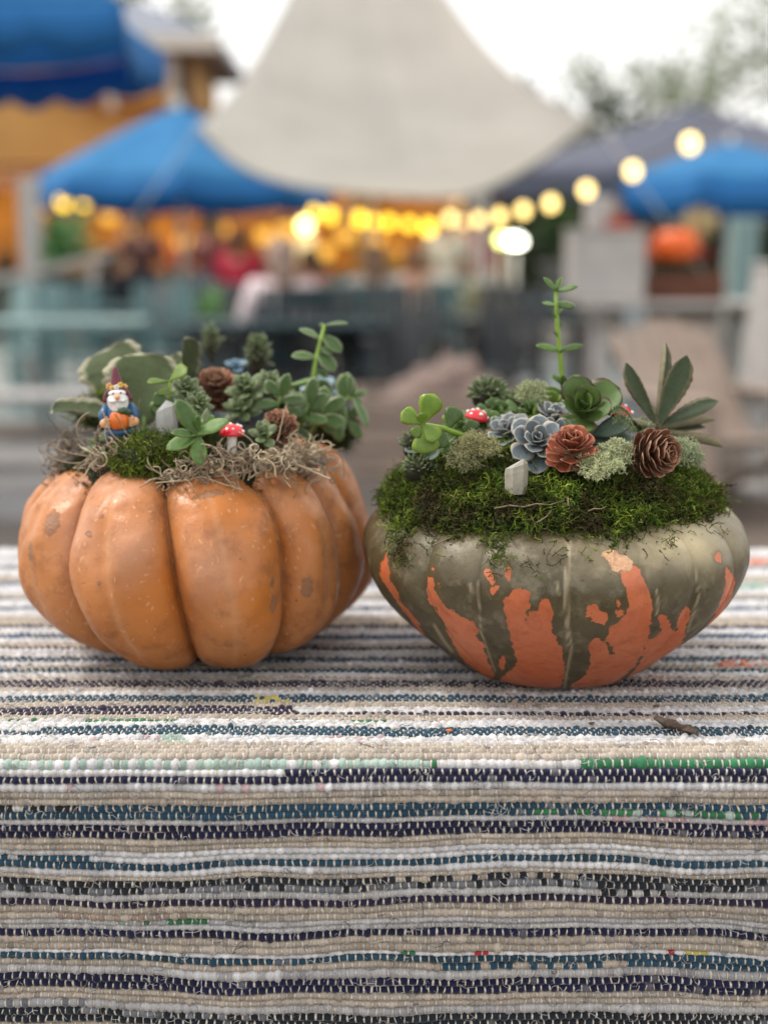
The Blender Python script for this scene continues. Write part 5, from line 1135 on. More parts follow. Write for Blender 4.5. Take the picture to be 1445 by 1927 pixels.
def sprig(name, label, cat, path, leaves, mesh, rad=.0012, sm=None, group=None):
    """path: pixel/Y triples. leaves: (t along path, dx, dz, dy, length_px, width factor) directions in photo sense (dx right, dz up, dy away)"""
    pts = [at(*p) for p in path]; base = pts[0].copy(); rt = empty(name, base, 0, label, cat, group)
    rel_ = [p-base for p in pts]; n = len(rel_)
    MB().tube([tuple(p) for p in rel_], np.linspace(rad*1.25, rad*.8, n), 7).build('stem', sm or stem_mat, rt)
    for lf in leaves:
        t, dx, dz, dy, Lp = lf[:5]; wf = lf[5] if len(lf) > 5 else 1.0; nrm = lf[6] if len(lf) > 6 else (0, -.75, .7)
        k = t*(n-1); i = min(int(k), n-2); p = rel_[i].lerp(rel_[i+1], k-i); ms = lf[7] if len(lf) > 7 else mesh
        L = Lp*(base.y)/FPX; put_leaf(rt, ms, p, (dx, dy, dz), nrm, L, L*wf)
    return rt
FRONT = (0, -1, .25)
# ---------------- right planter
sprig('jade_sprig', 'bright green round leaved sprig reaching left beside the first mushroom', 'succulent',
 [(905,838,1.06),(870,820,1.05),(835,806,1.035),(800,800,1.025),(795,798,1.02)],
 [(.95,-.95,.55,-.1,46,.95,FRONT),(.98,.35,1,-.2,60,.95,FRONT),(.95,.1,-.9,-.35,56,1.15,FRONT),(.97,-.5,-.55,-.3,30,1,FRONT),(.99,-.15,.9,-.5,24,1,FRONT),(1.0,.55,-.5,-.45,44,1.0,FRONT),
  (.5,-.25,-.85,-.4,40,1.1,FRONT,LM_['jade_dark']),(.45,.35,.95,.2,46,1.0,FRONT,LM_['jade_dark']),(.38,-.2,.9,.4,40,1,FRONT),(.3,-.4,-.8,-.3,52,1,FRONT,LM_['jade_dark']),(.2,.4,.9,.1,36,1,FRONT,LM_['jade_dark'])], LM_['jade'], .0021, stem_bright)
rosette('echeveria', 'large blue grey pointed rosette in front centre, right behind the quartz chip', 'succulent', 1010, 838, 1.04, (-.05,-.80,.62), 17, .0265, LM_['eche'], t0=80, t1=5, wid=1.0)
rosette('echeveria', 'smaller blue grey rosette left of the front centre one', 'succulent', 958, 822, 1.075, (-.35,-.45,.85), 14, .0225, LM_['eche'], t0=80, t1=12)
rosette('echeveria', 'blue grey rosette half hidden behind the front one, under the red edged rosette', 'succulent', 1040, 800, 1.085, (.15,-.3,.9), 14, .024, LM_['eche'], t0=82, t1=20)
rosette('echeveria', 'small open blue grey rosette directly left of the reddish cone', 'succulent', 1046, 822, 1.045, (.35,-.6,.65), 9, .018, LM_['eche'], t0=70, t1=15)
rosette('red_edged_rosette', 'large green cupped rosette with thin dark red leaf margins above the reddish cone', 'succulent', 1095, 778, 1.07, (.0,-.80,.62), 10, .031, LM_['kal'], Lmin=.30, t0=84, t1=16, wid=1.15, expo=.8)
sprig('round_leaf_sprig', 'two broad glaucous green leaves between the two pine cones', 'succulent', [(1085,840,1.07),(1105,826,1.062),(1115,818,1.058)],
 [(.9,1,.42,-.25,80,.62,(-.2,-.8,.6)),(.5,1,-.05,-.3,88,.72,(-.1,-.8,.6)),(.8,-.7,.35,-.3,58,.8,(0,-.8,.6)),(.3,.6,-.7,-.3,44,.9,(-.1,-.8,.6))], LM_['glau'], .0022, stem_brown)
sprig('tall_sprig', 'tall thin light green stem with paired leaves rising behind the rosettes', 'succulent', [(1062,745,1.13),(1056,700,1.13),(1053,660,1.13),(1048,610,1.13),(1046,575,1.13),(1046,548,1.13)],
 [(1,-.8,.75,-.1,36,.8),(1,.35,.9,.2,28,.8),(1,.95,.16,-.2,42,.7),(1,.1,.4,-.8,18,.6),(.82,.9,-.15,.3,40,.9),(.80,-.7,.1,.5,30,.7),(.7,.5,.5,-.4,18,.8),(.66,-.5,.5,-.4,18,.8),(.55,.4,.7,.4,20,.7),(.5,-.5,.5,-.4,20,.7),(.40,-.95,.16,-.1,48,.7),(.40,.95,.16,.1,46,.7),(.38,.1,.3,-.9,24,.6),(.1,-.6,.4,-.3,34,.9),(.08,.6,.4,-.3,40,.9),(.05,-.2,.8,-.4,36,.9),(.0,.3,.6,-.6,40,.9),(.02,-.9,.2,0,40,.9)], LM_['pointy'], .0019, stem_bright)
sprig('jade_sprig', 'single rounded light green leaf pair left of the red edged rosette', 'succulent', [(1045,805,1.11),(1035,780,1.11)], [(1,-.2,.9,-.2,48,1.15,FRONT),(.9,-.9,.3,-.1,36,1,FRONT)], LM_['jade'], .0018, stem_bright)
sprig('lance_leaf_plant', 'fan of long dull green toothed leaves standing at the right end of the squash', 'succulent', [(1255,835,1.12),(1242,812,1.10),(1236,798,1.095)],
 [(.9,-.46,1,.25,132,.62,(-1,-.75,.2)),(1,.08,1,.35,158,.60,(1,-.6,-.1)),(.95,.33,1,-.12,140,.80,(.25,-1,.2)),(.8,.95,.42,-.15,118,.72,(-.4,-.8,.7)),(.7,1,.06,.3,120,.42,(0,.5,1)),(.6,1,-.30,-.2,122,.5,(0,.6,.9)),(.5,.9,.0,.3,95,.5,(0,-.5,1)),(.9,-.85,.30,-.5,62,.8,(.2,.7,-.9)),(.6,-.2,.5,.8,80,.6)], LM_['lance'], .0035, stem_brown)
def bead_clump(name, label, px, py, Y, rad, n, Lpx, mesh, cat='succulent', flat=.75, lean=(0, -.4, .5)):
    c = at(px, py, Y); rt = empty(name, c, 0, label, cat)
    MB().ball((0, 0, -rad*.15), (rad*.7, rad*.7, rad*.6*flat), 12, 8, jit=.3).build('stem', soil, rt)
    for i in range(n):
        a = i*R(137.5); z = 1-1.25*(i+.5)/n; q = math.sqrt(max(0, 1-z*z)); d = Vector((math.cos(a)*q, math.sin(a)*q, z)); p = Vector((d.x*rad*.55, d.y*rad*.55, d.z*rad*flat*.55))
        dd = (d+Vector(lean)*.5+Vector((random.gauss(0, .25), random.gauss(0, .25), random.gauss(0, .25)))).normalized(); put_leaf(rt, mesh, p, dd, d.cross(Vector((random.gauss(0,1), random.gauss(0,1), .2))), Lpx*c.y/FPX*random.uniform(.75, 1.2))
    return rt
bead_clump('stonecrop', 'dark green stonecrop cluster at the back behind the left mushroom', 920, 742, 1.16, .021, 110, 18, LM_['sed'])
bead_clump('stonecrop', 'low green stonecrop trailing right of the back cluster', 975, 768, 1.15, .018, 60, 22, LM_['sed'])
bead_clump('stonecrop', 'grey green stonecrop hanging at the far left edge of the squash', 790, 880, 1.06, .017, 75, 15, LM_['sed'])
rosette('jade_rosette', 'light olive rosette of small leaves behind the tall stem', 'succulent', 1035, 770, 1.14, (-.2, -.6, .7), 12, .020, LM_['jade'], wid=1.0)
rosette('stonecrop', 'pointed green rosette filling the gap left of the tall stem', 'succulent', 1000, 782, 1.12, (.0, -.5, .8), 18, .020, LM_['pointy'], t0=85, t1=0, wid=.9)
rosette('jade_rosette', 'dark leaves crowded behind the bright jade sprig', 'succulent', 870, 812, 1.10, (-.2, -.6, .7), 10, .019, LM_['jade_dark'], wid=1.1)
rosette('stonecrop', 'dark pointed leaves between the brown cone and the lance leaves', 'succulent', 1205, 812, 1.09, (.1, -.4, .9), 12, .016, LM_['sed'], t0=85, t1=0, wid=1.3)
bead_clump('stonecrop', 'small dusty stonecrop strand climbing the left side of the moss', 775, 838, 1.08, .010, 30, 16, LM_['sed'], flat=1.6)
rosette('jade_rosette', 'dark round leaved plant behind the left mushroom', 'succulent', 935, 785, 1.12, (0, -.7, .6), 12, .019, LM_['jade_dark'], wid=1.2)
rosette('jade_rosette', 'mid green leaves between the mushroom and the blue rosettes', 'succulent', 925, 800, 1.09, (-.2, -.7, .6), 8, .014, LM_['jade_dark'], wid=1.2)
rosette('grey_rosette', 'pale grey flat leaves under the bright jade sprig', 'succulent', 800, 850, 1.07, (-.3, -.4, .8), 9, .020, LM_['glau'], wid=1.1, t1=-5)
def fern(px, py, Y, label, n=9):
    c = at(px, py, Y); rt = empty('fern_tip', c, 0, label, 'fern'); 
    pts = [Vector((-.0165*t, -.002*t, .001+.009*math.sin(t*2.2))) for t in np.linspace(0, 1, n)]; MB().tube(pts, .0004, 5).build('stem', stem_mat, rt)
    for i, p in enumerate(pts[1:]):
        for s_ in (-1, 1): put_leaf(rt, LM_['sed'], p, (-.5, -.1, s_*.9), (0, -1, 0), .0055*(1-.05*i))
    return rt
fern(1192, 795, 1.045, 'tiny ferny green tip arching left of the brown cone'); fern(1195, 812, 1.05, 'second fern tip lower down behind the brown cone')

# cones
cone_mat = leafmat('cone_scale_mat', .55, .08, .35, 4, .35)
def cone_mesh(name, body, edge, under):
    return leaf_mesh(name, [(0, .10), (.3, .26), (.6, .42), (.8, .44), (.92, .33), (1, .08)], .05, .28, .16, edge, body, under=under, nl=9, nw=7, ewidth=.10, m=cone_mat, wave=.015)
CR = cone_mesh('cone_scale_red', (.25, .068, .034), (.42, .17, .10), (.17, .045, .022)); CB = cone_mesh('cone_scale_brown', (.22, .088, .050), (.46, .27, .17), (.075, .030, .018))
def cone(label, px, py, Y, axis, rad, length, mesh, n=52, tip_el=82, base_el=-12, closed=0):
    c = at(px, py, Y); rt = empty('pine_cone', c, 0, label, 'pine cone'); ax = Vector(axis).normalized(); u, v, _ = basis(ax.orthogonal(), ax); v = ax.cross(u)
    MB().tube([-ax*length*.5, ax*0, ax*length*.42], [rad*.3, rad*.36, rad*.10], 8).build('core', stem_brown, rt)
    for i in range(n):
        f = (i+.5)/n; an = i*R(137.5); h = -.5+f**.9*1.0; rr = math.sin(PI*(.22+.74*f))**.8; el = R(base_el+(tip_el-base_el)*f**1.3)
        rad_ = u*math.cos(an)+v*math.sin(an); d = rad_*math.cos(el)+ax*math.sin(el); nrm = ax*math.cos(el)-rad_*math.sin(el)
        put_leaf(rt, mesh, ax*h*length*.62+rad_*rad*.22*rr, d, nrm, rad*.86*(.45+.6*rr)*random.uniform(.86, 1.1), rad*(.92 if n < 45 else .8)*(.5+.5*rr), 'scale')
    return rt
cone('reddish open pine cone like a rose beside the blue grey rosettes', 1075, 852, 1.015, (-.02, -.52, .85), .0190, .027, CR, 33)
cone('dark brown pine cone on its side with its tip to the right', 1222, 852, 1.02, (.62, -.70, .10), .0205, .036, CB, 42, tip_el=80, base_el=12)
cone('dark brown pine cone lying among leaves at the back of the gnome garden', 405, 738, 1.20, (.2, -.55, .8), .021, .034, CB, 48)
cone('small brown pine cone beside the mushroom on the tan pumpkin', 527, 808, 1.13, (-.3, -.5, .7), .0155, .026, CB, 46)

# mushrooms
red = mat('cap_red', (.60, .008, .02), .16, .12, 60, spec=.7); white_p = mat('white_paint', (.78, .75, .70), .4, .1, 80)
def mushroom(label, px, py, Y, r_, rot=0.0, seed=1):
    """px,py = centre of the cap"""
    c = at(px, py, Y); rt = empty('toadstool', c, 0, label, 'toadstool'); rt.rotation_euler = (0, rot, 0); rn = random.Random(seed)
    MB().lathe([(r_*.02, -r_*2.2), (r_*.42, -r_*2.1), (r_*.36, -r_*1.2), (r_*.40, -r_*.35), (r_*.42, -r_*.2)], 16).build('stem', white_p, rt)
    MB().lathe([(r_*.38, -r_*.30), (r_*.8, -r_*.34), (r_*.97, -r_*.30)], 28).build('gills', white_p, rt)
    MB().lathe([(r_*.96, -r_*.31), (r_*1.02, -r_*.24), (r_*1.0, -r_*.08), (r_*.9, r_*.18), (r_*.68, r_*.42), (r_*.38, r_*.57), (0, r_*.63)], 28).build('cap', red, rt)
    for k in range(8):
        a = k*2.4+rn.uniform(-.5, .5); e = (.16+.8*((k+.5)/8))*PI/2; rr = r_*(1.0*math.cos(e*.98)); z = -r_*.2+r_*.83*math.sin(e)
        s_ = r_*rn.uniform(.10, .20); MB().ball((rr*math.cos(a)*.97, rr*math.sin(a)*.97, z*.98), (s_, s_, s_*.8), 8, 6).build('spot', white_p, rt)
    return rt
mushroom('red toadstool with white spots standing on tan curls beside the small cone', 437, 812, 1.075, .0098, .03, 3)
mushroom('red toadstool peeping out between jade leaves at the left of the squash', 897, 783, 1.085, .0092, .25, 5)
mushroom('red toadstool half hidden behind the red edged rosette', 1165, 775, 1.072, .0100, .1, 8)

# stones
quartz = mat('quartz', (.36, .34, .28), .28, .3, 90, .3, 300, spec=.5, sss=.3)
glass, gn, gb, _ = _nodes('clear_crystal'); gb.inputs['Base Color'].default_value = (.88, .89, .88, 1); gb.inputs['Transmission Weight'].default_value = .6; gb.inputs['Roughness'].default_value = .12; gb.inputs['IOR'].default_value = 1.45
bump(gn, gb, noise_tex(gn, 140, 4, .7, stretch=(1, 1, .3)).outputs['Fac'], .6, .002)
def crystal(name, label, px, py, Y, w_, h_, m, tipx=0, rot=0.2, n=6, skew=0):
    c = at(px, py, Y); mb = MB(); V = []; F = []
    for k, (f, s_) in enumerate(((-.5, .92), (.12, 1.0), (.30, .93))):
        for i in range(n):
            a = 2*PI*i/n+rot; V.append((w_*s_*math.cos(a)*(1+.13*math.sin(i*2.3)), w_*.75*s_*math.sin(a), h_*(f+(.09*math.cos(a+skew) if k else 0))))
    V += [(tipx*w_, -.2*w_, h_*.5)]
    for k in range(2):
        for i in range(n): F.append((k*n+i, k*n+(i+1) % n, (k+1)*n+(i+1) % n, (k+1)*n+i))
    for i in range(n): F.append((2*n+i, 2*n+(i+1) % n, 3*n))
    F.append(tuple(range(n))[::-1]); mb.add(V, F); o = mb.build(name, m, None, False, loc=c); return tag(o, label, 'crystal')
crystal('quartz_chip', 'cloudy quartz chip stuck in the moss below the blue grey rosette', 972, 896, 1.000, .0085, .026, quartz, .5, .1, 6, .0)
crystal('clear_crystal', 'clear glassy crystal standing right of the gnome', 315, 790, 1.10, .0085, .032, glass, 0, .3)

# ---------------- left planter
def big_leaf(label, p0, p1, Y0, Y1, wf, nrm):
    a, b = at(p0[0], p0[1], Y0), at(p1[0], p1[1], Y1); rt = empty('scalloped_leaf', a, 0, label, 'leaf')
    L = (b-a).length; put_leaf(rt, LM_['scal'], (0, 0, 0), b-a, nrm, L, L*wf, 'blade'); MB().tube([Vector((0, 0, -.02)), Vector((0, 0, 0)), (b-a)*.12], [.0022, .0022, .0014], 7).build('stalk', stem_mat, rt)
big_leaf('broad scalloped grey green leaf standing upright behind the gnome', (272,800), (268,664), 1.17, 1.18, .92, (.05,-1,.1))
big_leaf('rearmost scalloped leaf, paler, left of the upright one', (240,770), (200,650), 1.22, 1.25, .80, (-.1,-1,.2))
big_leaf('scalloped leaf lying flat and pointing left from behind the gnome', (232,788), (98,762), 1.16, 1.15, .40, (0,-.45,1))
big_leaf('curled silvery leaf turned edge on, behind the jade sprig', (338,755), (362,638), 1.20, 1.19, .42, (.75,-.6,.1))
big_leaf('pale silvery leaf tip leaning between the upright leaf and the curled one', (345,740), (318,668), 1.22, 1.24, .6, (-.3,-1,.4))
sprig('jade_sprig', 'small upright jade sprig with pale top leaves in front of the broad leaf', 'succulent', [(322,758,1.11),(320,735,1.11),(319,718,1.11)],
 [(1,.75,.65,-.1,44,1.0,(-.4,-.8,.6)),(1,-.95,.05,-.2,42,.7,(0,-.5,1)),(.7,-.6,-.35,-.3,26,.8,(0,-.5,1)),(.2,-.7,-.6,-.2,46,1.0,FRONT,LM_['jade_dark']),(.1,-.9,.1,-.2,34,1.1,FRONT,LM_['jade_dark'])], LM_['jade'], .0013, stem_bright)
rosette('stonecrop', 'compact grey green stonecrop rosette behind the fuzzy succulent', 'succulent', 352, 740, 1.115, (.05,-.6,.7), 26, .0155, LM_['sed'], t0=85, t1=-10, wid=1.5, stack=.6)
rosette('stonecrop', 'second stonecrop head right below the compact one', 'succulent', 372, 765, 1.10, (.4,-.7,.5), 20, .0145, LM_['sed'], t0=80, t1=-10, wid=1.4, stack=.6)
sprig('fuzzy_succulent', 'glossy green long leaved succulent in front beside the red mushroom', 'succulent', [(371,845,1.075),(371,828,1.065),(372,812,1.058)],
 [(.9,-.62,.95,-.15,76,1.15,(.5,-.75,.4)),(.9,.95,.32,-.1,66,1.0,(-.2,-.8,.7)),(.85,-.9,.02,-.4,52,1.1,(0,-.6,.9)),(.75,.12,-.85,-.35,60,1.15,(0,-1,.1)),(.7,-.9,-.40,-.3,64,1.1,(0,-.8,.8)),(1,.1,1,-.25,34,.9,FRONT),(.8,.6,.7,.5,50,1,FRONT),(.6,.75,.65,.2,52,.9,(-.4,-.7,.5),LM_['sed']),(.6,.35,.9,.3,60,.9,(-.4,-.7,.5),LM_['sed'])], LM_['pointy'], .0016, stem_bright)
rosette('stonecrop', 'small stonecrop rosette in front of the small cone', 'succulent', 497, 822, 1.10, (0,-.65,.6), 13, .0145, LM_['sed'], t0=85, t1=0, wid=1.7, stack=.4)
rosette('stonecrop', 'tiny grey green rosette left of the gnome boots', 'succulent', 188, 838, 1.115, (-.1,-.6,.6), 10, .013, LM_['sed'], t0=80, t1=0, wid=1.6)
rosette('stonecrop', 'large loose stonecrop head left of the trailing stems', 'succulent', 468, 745, 1.17, (-.2,-.6,.7), 24, .0235, LM_['sed'], t0=85, t1=-20, wid=1.5, stack=.55)
rosette('stonecrop', 'loose stonecrop head above the small cone', 'succulent', 508, 738, 1.18, (.1,-.55,.8), 22, .022, LM_['sed'], t0=85, t1=-20, wid=1.4, stack=.55)
rosette('stonecrop', 'stonecrop head low and left, beside the large cone', 'succulent', 455, 775, 1.16, (-.2,-.7,.5), 16, .018, LM_['sed'], t0=80, t1=-10, wid=1.5, stack=.5)
bead_clump('stonecrop', 'blurred upright stonecrop column far back on the tan pumpkin', 486, 672, 1.30, .012, 60, 19, LM_['sed'], flat=2.4)
bead_clump('stonecrop', 'faint stonecrop stem furthest back behind the large cone', 398, 650, 1.42, .009, 34, 18, LM_['sed'], flat=3.2)
T = LM_['trail']
sprig('trailing_sprig', 'tall sprig with pale backed leaves rising at the right rear', 'succulent', [(575,765,1.20),(588,720,1.20),(594,680,1.205),(602,645,1.21),(611,612,1.215)],
 [(1,.95,.12,-.2,46,.8,(0,-.3,1)),(.97,-.3,.3,.3,14,1),(.86,.8,-.65,-.2,50,1.1,(.3,-.7,.6)),(.8,-.95,.5,.1,46,.95,(.2,-.4,.9)),(.7,.8,-.4,-.3,30,.9),(.62,.75,-.75,-.2,50,1.2,(.3,-.7,.6)),(.55,-.98,.12,-.1,48,1.0,(0,-.6,.9)),(.4,.8,-.4,.1,30,1)], T, .0019, stem_bright)
sprig('trailing_sprig', 'sprig of broad leaves reaching right and drooping over the edge', 'succulent', [(565,790,1.21),(600,765,1.215),(640,752,1.22),(665,748,1.22)],
 [(1,.5,-.95,-.3,64,.8,(.7,-.5,.4)),(1,-.15,.9,-.1,44,.9,(.6,-.8,.3)),(1,.7,.35,0,30,1),(.95,.6,-.35,.2,26,1),(.7,-.1,-1,-.2,70,.8,FRONT),(.72,.2,.95,0,52,1.2,FRONT),(.45,-.2,.9,-.1,50,1.3,FRONT),(.4,.3,-.9,-.2,60,.9,FRONT),(.2,-.3,.85,0,46,1.2,FRONT)], T, .0017, stem_bright)
sprig('trailing_sprig', 'dark narrow leaves crossing above the small pine cone', 'succulent', [(540,790,1.19),(530,755,1.185),(540,728,1.18)],
 [(1,.98,.2,-.1,64,.6,(0,-.4,1),LM_['pointy']),(.95,-.8,.25,-.2,44,.8,(0,-.4,1),LM_['pointy']),(.7,.9,-.05,-.2,48,1,(0,-.4,1)),(.5,.7,-.6,-.2,60,.7,(.2,-.7,.6),LM_['pointy']),(.3,-.6,.5,-.2,46,.9),(.6,.6,.7,.2,36,1),(.2,.9,.3,-.1,50,.9),(.1,.8,-.3,-.3,44,.9)], T, .0016, stem_mat)
sprig('trailing_sprig', 'low green leaves filling the right rear of the tan pumpkin', 'succulent', [(585,815,1.20),(600,790,1.195),(610,770,1.19)],
 [(.9,.9,.5,-.1,50,1,FRONT),(.9,-.8,.5,-.1,50,1,FRONT),(.6,.95,-.2,-.2,52,1,FRONT),(.5,-.9,0,-.2,44,1,FRONT),(.3,.2,.9,-.3,50,1,FRONT),(.8,.1,1,0,52,1,FRONT)], T, .0016, stem_mat)
sprig('trailing_sprig', 'leafy sprig standing between the large cone and the small cone', 'succulent', [(512,800,1.17),(520,770,1.165),(530,745,1.16)],
 [(1,.3,.9,-.2,46,.9,FRONT),(1,-.6,.6,-.2,42,.9,FRONT),(.8,.95,.1,-.3,50,.8,FRONT),(.7,-.9,0,-.3,46,.8,FRONT),(.4,.8,-.5,-.4,46,.8,FRONT),(.3,-.7,-.6,-.4,44,.8,FRONT)], T, .0015, stem_mat)
sprig('trailing_sprig', 'bunch of upright green leaves right of the crossing dark leaves', 'succulent', [(560,812,1.18),(572,785,1.175),(582,760,1.17)],
 [(1,.2,.95,-.1,52,.9,FRONT),(1,-.7,.5,-.2,44,.8,(0,-.5,1)),(.8,.8,.6,-.2,50,.9,FRONT),(.6,-.8,.2,-.3,44,.8,FRONT),(.5,.9,-.1,-.3,48,.8,FRONT),(.3,.5,.8,-.3,40,.8,FRONT),(.2,-.6,-.5,-.4,40,.8,FRONT),(.1,.7,-.6,-.4,40,.8,FRONT)], T, .0015, stem_mat)
sprig('trailing_sprig', 'drooping sprig hanging over the right rear corner of the tan pumpkin', 'succulent', [(600,800,1.21),(630,785,1.215),(655,790,1.22)],
 [(1,.6,-.8,-.2,44,.8,FRONT),(.9,.7,.6,-.1,40,.9,FRONT),(.6,0,.95,-.1,46,1,FRONT),(.5,.2,-.9,-.2,48,.9,FRONT),(.2,-.3,.9,-.1,44,1,FRONT)], T, .0014, stem_bright)
# pale blue blurred rosette at the far back
rosette('echeveria', 'pale blue rosette blurred at the back right of the tan pumpkin', 'succulent', 605, 742, 1.29, (0,-.3,.9), 12, .024, leaf_mesh('rosette_leaf_blue', EC, .1, .2, .05, (.34,.44,.46), (.13,.23,.27), m=leaf_waxy), t0=75, t1=5)
rosette('echeveria', 'small blue rosette blurred behind the large cone', 'succulent', 445, 695, 1.27, (0,-.4,.9), 9, .014, leaf_mesh('rosette_leaf_deepblue', EC, .1, .2, .05, (.2,.32,.4), (.07,.14,.20), m=leaf_waxy), t0=75, t1=5)

# ---------------- gnome
def P_(name, c, rough=.28, var=.12): return mat(name, c, rough, var, 140, .15, 500, spec=.5)
blue = P_('coat_blue', (.025, .095, .22)); maroon = P_('hat_maroon', (.12, .012, .028)); beard_m = P_('beard_white', (.74, .73, .70), .35); skin_g = P_('doll_skin', (.72, .38, .19)); orange_g = P_('toy_orange', (.72, .17, .022)); green_g = P_('toy_green', (.035, .085, .03)); yel_g = P_('toy_yellow', (.75, .52, .06)); boot_g = P_('boot', (.09, .014, .03))
g0 = at(229, 829, 1.10); k = 1.10/FPX            # metres per pixel here
gn_ = empty('garden_gnome', g0, 0, 'tiny garden gnome in blue coat with white beard hugging an orange pumpkin', 'garden gnome'); gn_.rotation_euler = (0, R(-3), R(10))
u = k
MB().lathe([(13*u, 12*u), (24*u, 14*u), (29*u, 24*u), (28*u, 45*u), (24*u, 62*u), (17*u, 76*u), (10*u, 86*u), (0, 88*u)], 24).build('coat', blue, gn_)
MB().lathe([(25*u, 10*u), (30*u, 13*u), (30.5*u, 20*u), (28*u, 26*u)], 24).build('coat_hem', blue, gn_)
for sx in (-1, 1):
    MB().ball((sx*11*u, -7*u, 6*u), (12*u, 15*u, 9*u), 14, 8).build('boot', boot_g, gn_)
    MB().tube([(sx*20*u, -2*u, 66*u), (sx*29*u, -8*u, 52*u), (sx*30*u, -18*u, 40*u)], [9*u, 9.5*u, 7.5*u], 10).build('sleeve', blue, gn_)
    hd = MB().ball((sx*29*u, -25*u, 37*u), (7.5*u, 7*u, 8.5*u), 12, 8)
    for q in range(4): hd.tube([(sx*27*u, -30*u, (32+q*4.2)*u), (sx*22*u, -33*u, (31+q*4.4)*u), (sx*17*u, -33.5*u, (31+q*4.4)*u)], [2.4*u, 2.3*u, 1.8*u], 6)
    hd.tube([(sx*27*u, -27*u, 44*u), (sx*22*u, -31*u, 49*u)], [2.6*u, 2.0*u], 6); hd.build('hand', skin_g, gn_)
MB().tube([(0, 0, 2*u), (0, 0, 14*u)], [20*u, 19*u], 18).build('trousers', boot_g, gn_)
hd = MB().ball((0, -3*u, 84*u), (20*u, 18*u, 18*u), 20, 12).build('head', skin_g, gn_)
bd = MB(); bd.ball((0, -12*u, 76*u), (21*u, 13*u, 18*u), 20, 12); bd.ball((0, -15*u, 62*u), (16*u, 10*u, 18*u), 18, 10); bd.ball((0, -14*u, 91*u), (17*u, 8*u, 7*u), 14, 8)
for q in range(9):
    a = -1.2+q*.3; bd.tube([(math.sin(a)*17*u, -20*u+abs(a)*5*u, 80*u), (math.sin(a)*17*u, -24*u+abs(a)*6*u, 68*u), (math.sin(a)*11*u, -23*u+abs(a)*5*u, 54*u)], [2.2*u, 2.8*u, 1.0*u], 6)
bd.build('beard', beard_m, gn_)
ms_ = MB(); 
for sx in (-1, 1): ms_.tube([(sx*1*u, -27*u, 80*u), (sx*9*u, -27*u, 77*u), (sx*16*u, -22*u, 79*u)], [3*u, 3.2*u, 1.5*u], 7)
ms_.build('moustache', beard_m, gn_)
MB().ball((0, -28*u, 85*u), (5.5*u, 5*u, 5*u), 12, 8).build('nose', skin_g, gn_)
for sx in (-1, 1): MB().ball((sx*7*u, -21*u, 92*u), (2*u, 1.5*u, 2*u), 8, 6).build('eye', P_('eye_dark', (.01, .01, .01)), gn_)
rim = MB(); rim.tube([(24*u*math.cos(a), -10*u+16*u*math.sin(a)*.4-5*u, 78*u+24*u*math.sin(a)) for a in np.linspace(-.1, PI+.1, 18)], 3.2*u, 8); rim.build('hat_brim', maroon, gn_)
MB().lathe([(24*u, 84*u), (22.5*u, 92*u), (16*u, 102*u), (11*u, 113*u), (8*u, 124*u), (5.5*u, 133*u), (3*u, 139*u), (0, 141*u)], 20, c=(0, 2*u, 0)).build('hat', maroon, gn_)
for q in range(7):
    a = PI+q*PI/6; fl = MB(); fc = (math.cos(a)*15*u, math.sin(a)*14*u, (103+3*math.sin(q*2))*u)
    for w_ in range(5): fl.ball((fc[0]+3.2*u*math.cos(w_*1.257), fc[1]-1*u, fc[2]+3.2*u*math.sin(w_*1.257)), (2.5*u, 1.6*u, 2.5*u), 6, 5)
    fl.build('hat_flower', [yel_g, skin_g, yel_g, beard_m][q % 4], gn_)
tp = MB()
for q in range(9):
    a = q*2*PI/9; tp.ball((math.cos(a)*10*u, -27*u+math.sin(a)*5*u, 41*u), (9*u, 9*u, 17*u), 12, 10)
tp.build('toy_pumpkin', orange_g, gn_)
lf = MB(); lf.ball((8*u, -34*u, 59*u), (11*u, 5*u, 6.5*u), 10, 8, jit=.5); lf.ball((17*u, -33*u, 56*u), (8*u, 4*u, 5*u), 10, 8, jit=.5); lf.tube([(2*u, -28*u, 55*u), (3*u, -29*u, 64*u)], 2.2*u, 6); lf.build('toy_leaf', green_g, gn_)

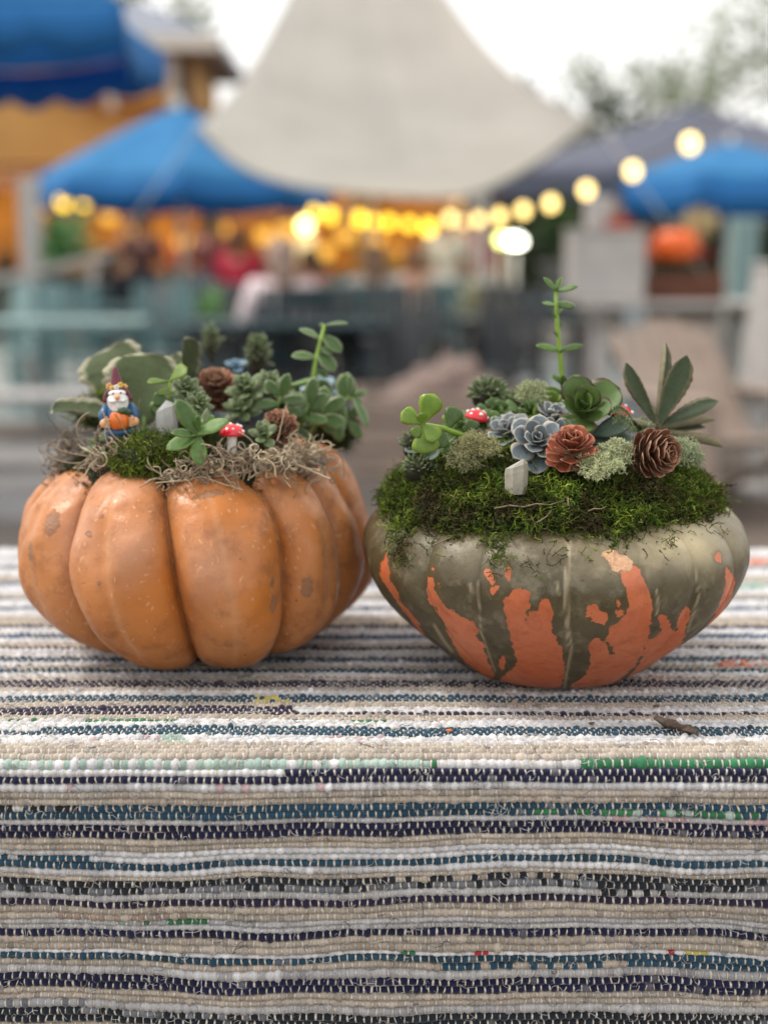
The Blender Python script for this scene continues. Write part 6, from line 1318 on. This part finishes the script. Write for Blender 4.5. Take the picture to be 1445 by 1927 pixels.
# twigs in the moss
twig_m = mat('twig', (.20, .155, .10), .8, .4, 200, .4, 600)
def twig(label, pts, r_, name='twig'):
    P = [at(*p) for p in pts]; b0 = P[0].copy(); o = MB().tube([tuple(p-b0) for p in P], np.linspace(r_, r_*.5, len(P)), 6).build(name, twig_m, None, loc=b0); tag(o, label, 'twig')
twig('thin grey twig lying across the moss below the quartz chip', [(930,957,.992),(958,951,.984),(985,954,.984),(1008,948,.981),(1035,950,.982),(1062,941,.985)], .0007)
twig('short pale twig stuck in the moss beneath the long twig', [(1005,986,.980),(1016,980,.976),(1028,972,.976),(1038,960,.982)], .0007)
twig('little white twig curled on the moss right of centre', [(1106,962,.978),(1118,957,.974),(1130,958,.972),(1140,953,.976)], .0006)
twig('pale upright splinter in the moss below the reddish cone', [(1069,952,.972),(1068,935,.978)], .0007)
twig('brown twig at the lower left hem of the moss', [(815,1026,.985),(850,1010,.978)], .0007)
# bark chip and crumbs on the rug
bark = mat('bark', (.065, .034, .022), .9, .5, 200, .9, 500, hue=(.17, .13, .10), bdist=.002)
s_ = 41; c = at(1270, 1364, 1.0); yb = (CAM.z-TABLE_Z-.004)
def on_table(px, py, h=.004):
    d = at(px, py, 1.0)-CAM; t = (TABLE_Z+h-CAM.z)/d.z; return CAM+d*t
a, b = on_table(1229, 1352, .007), on_table(1312, 1378, .007); mb = MB(); V = []; F = []; nn = 14
for i in range(nn):
    t = i/(nn-1); wv = .0034*min(1, .15+t*4.5)*(1-.25*t)*(1+.14*math.sin(i*1.9)); p = a.lerp(b, t)-a
    for q in range(8):
        an = 2*PI*q/8; rr = wv*(1+.25*math.sin(q*3.1+i*.8)); V.append((p.x+.2*rr*math.cos(an), p.y+rr*1.5*math.cos(an), p.z+rr*.95*math.sin(an)+.0006*math.sin(i*1.3)))
for i in range(nn-1):
    for q in range(8): F.append((i*8+q, i*8+(q+1) % 8, (i+1)*8+(q+1) % 8, (i+1)*8+q))
F += [tuple(range(8))[::-1], tuple((nn-1)*8+q for q in range(8))]; mb.add(V, F)
tag(mb.build('bark_chip', bark, None, True, loc=a), 'dark brown bark chip lying on the rug in front of the squash', 'bark chip')
for i, (px, py, lab) in enumerate(((1113,1361,'orange brown crumb of bark on the white stripe left of the bark chip'), (845,1374,'small tan crumb on the teal stripe below the squash'), (1235,1328,'dark crumb just behind the left end of the bark chip'))):
    p = on_table(px, py, .0045); tag(MB().ball((0, 0, 0), (.0022, .0016, .0009), 8, 5, jit=.7).build('crumb', [orange_g if i == 1 else bark][0], None, loc=p), lab, 'crumb')
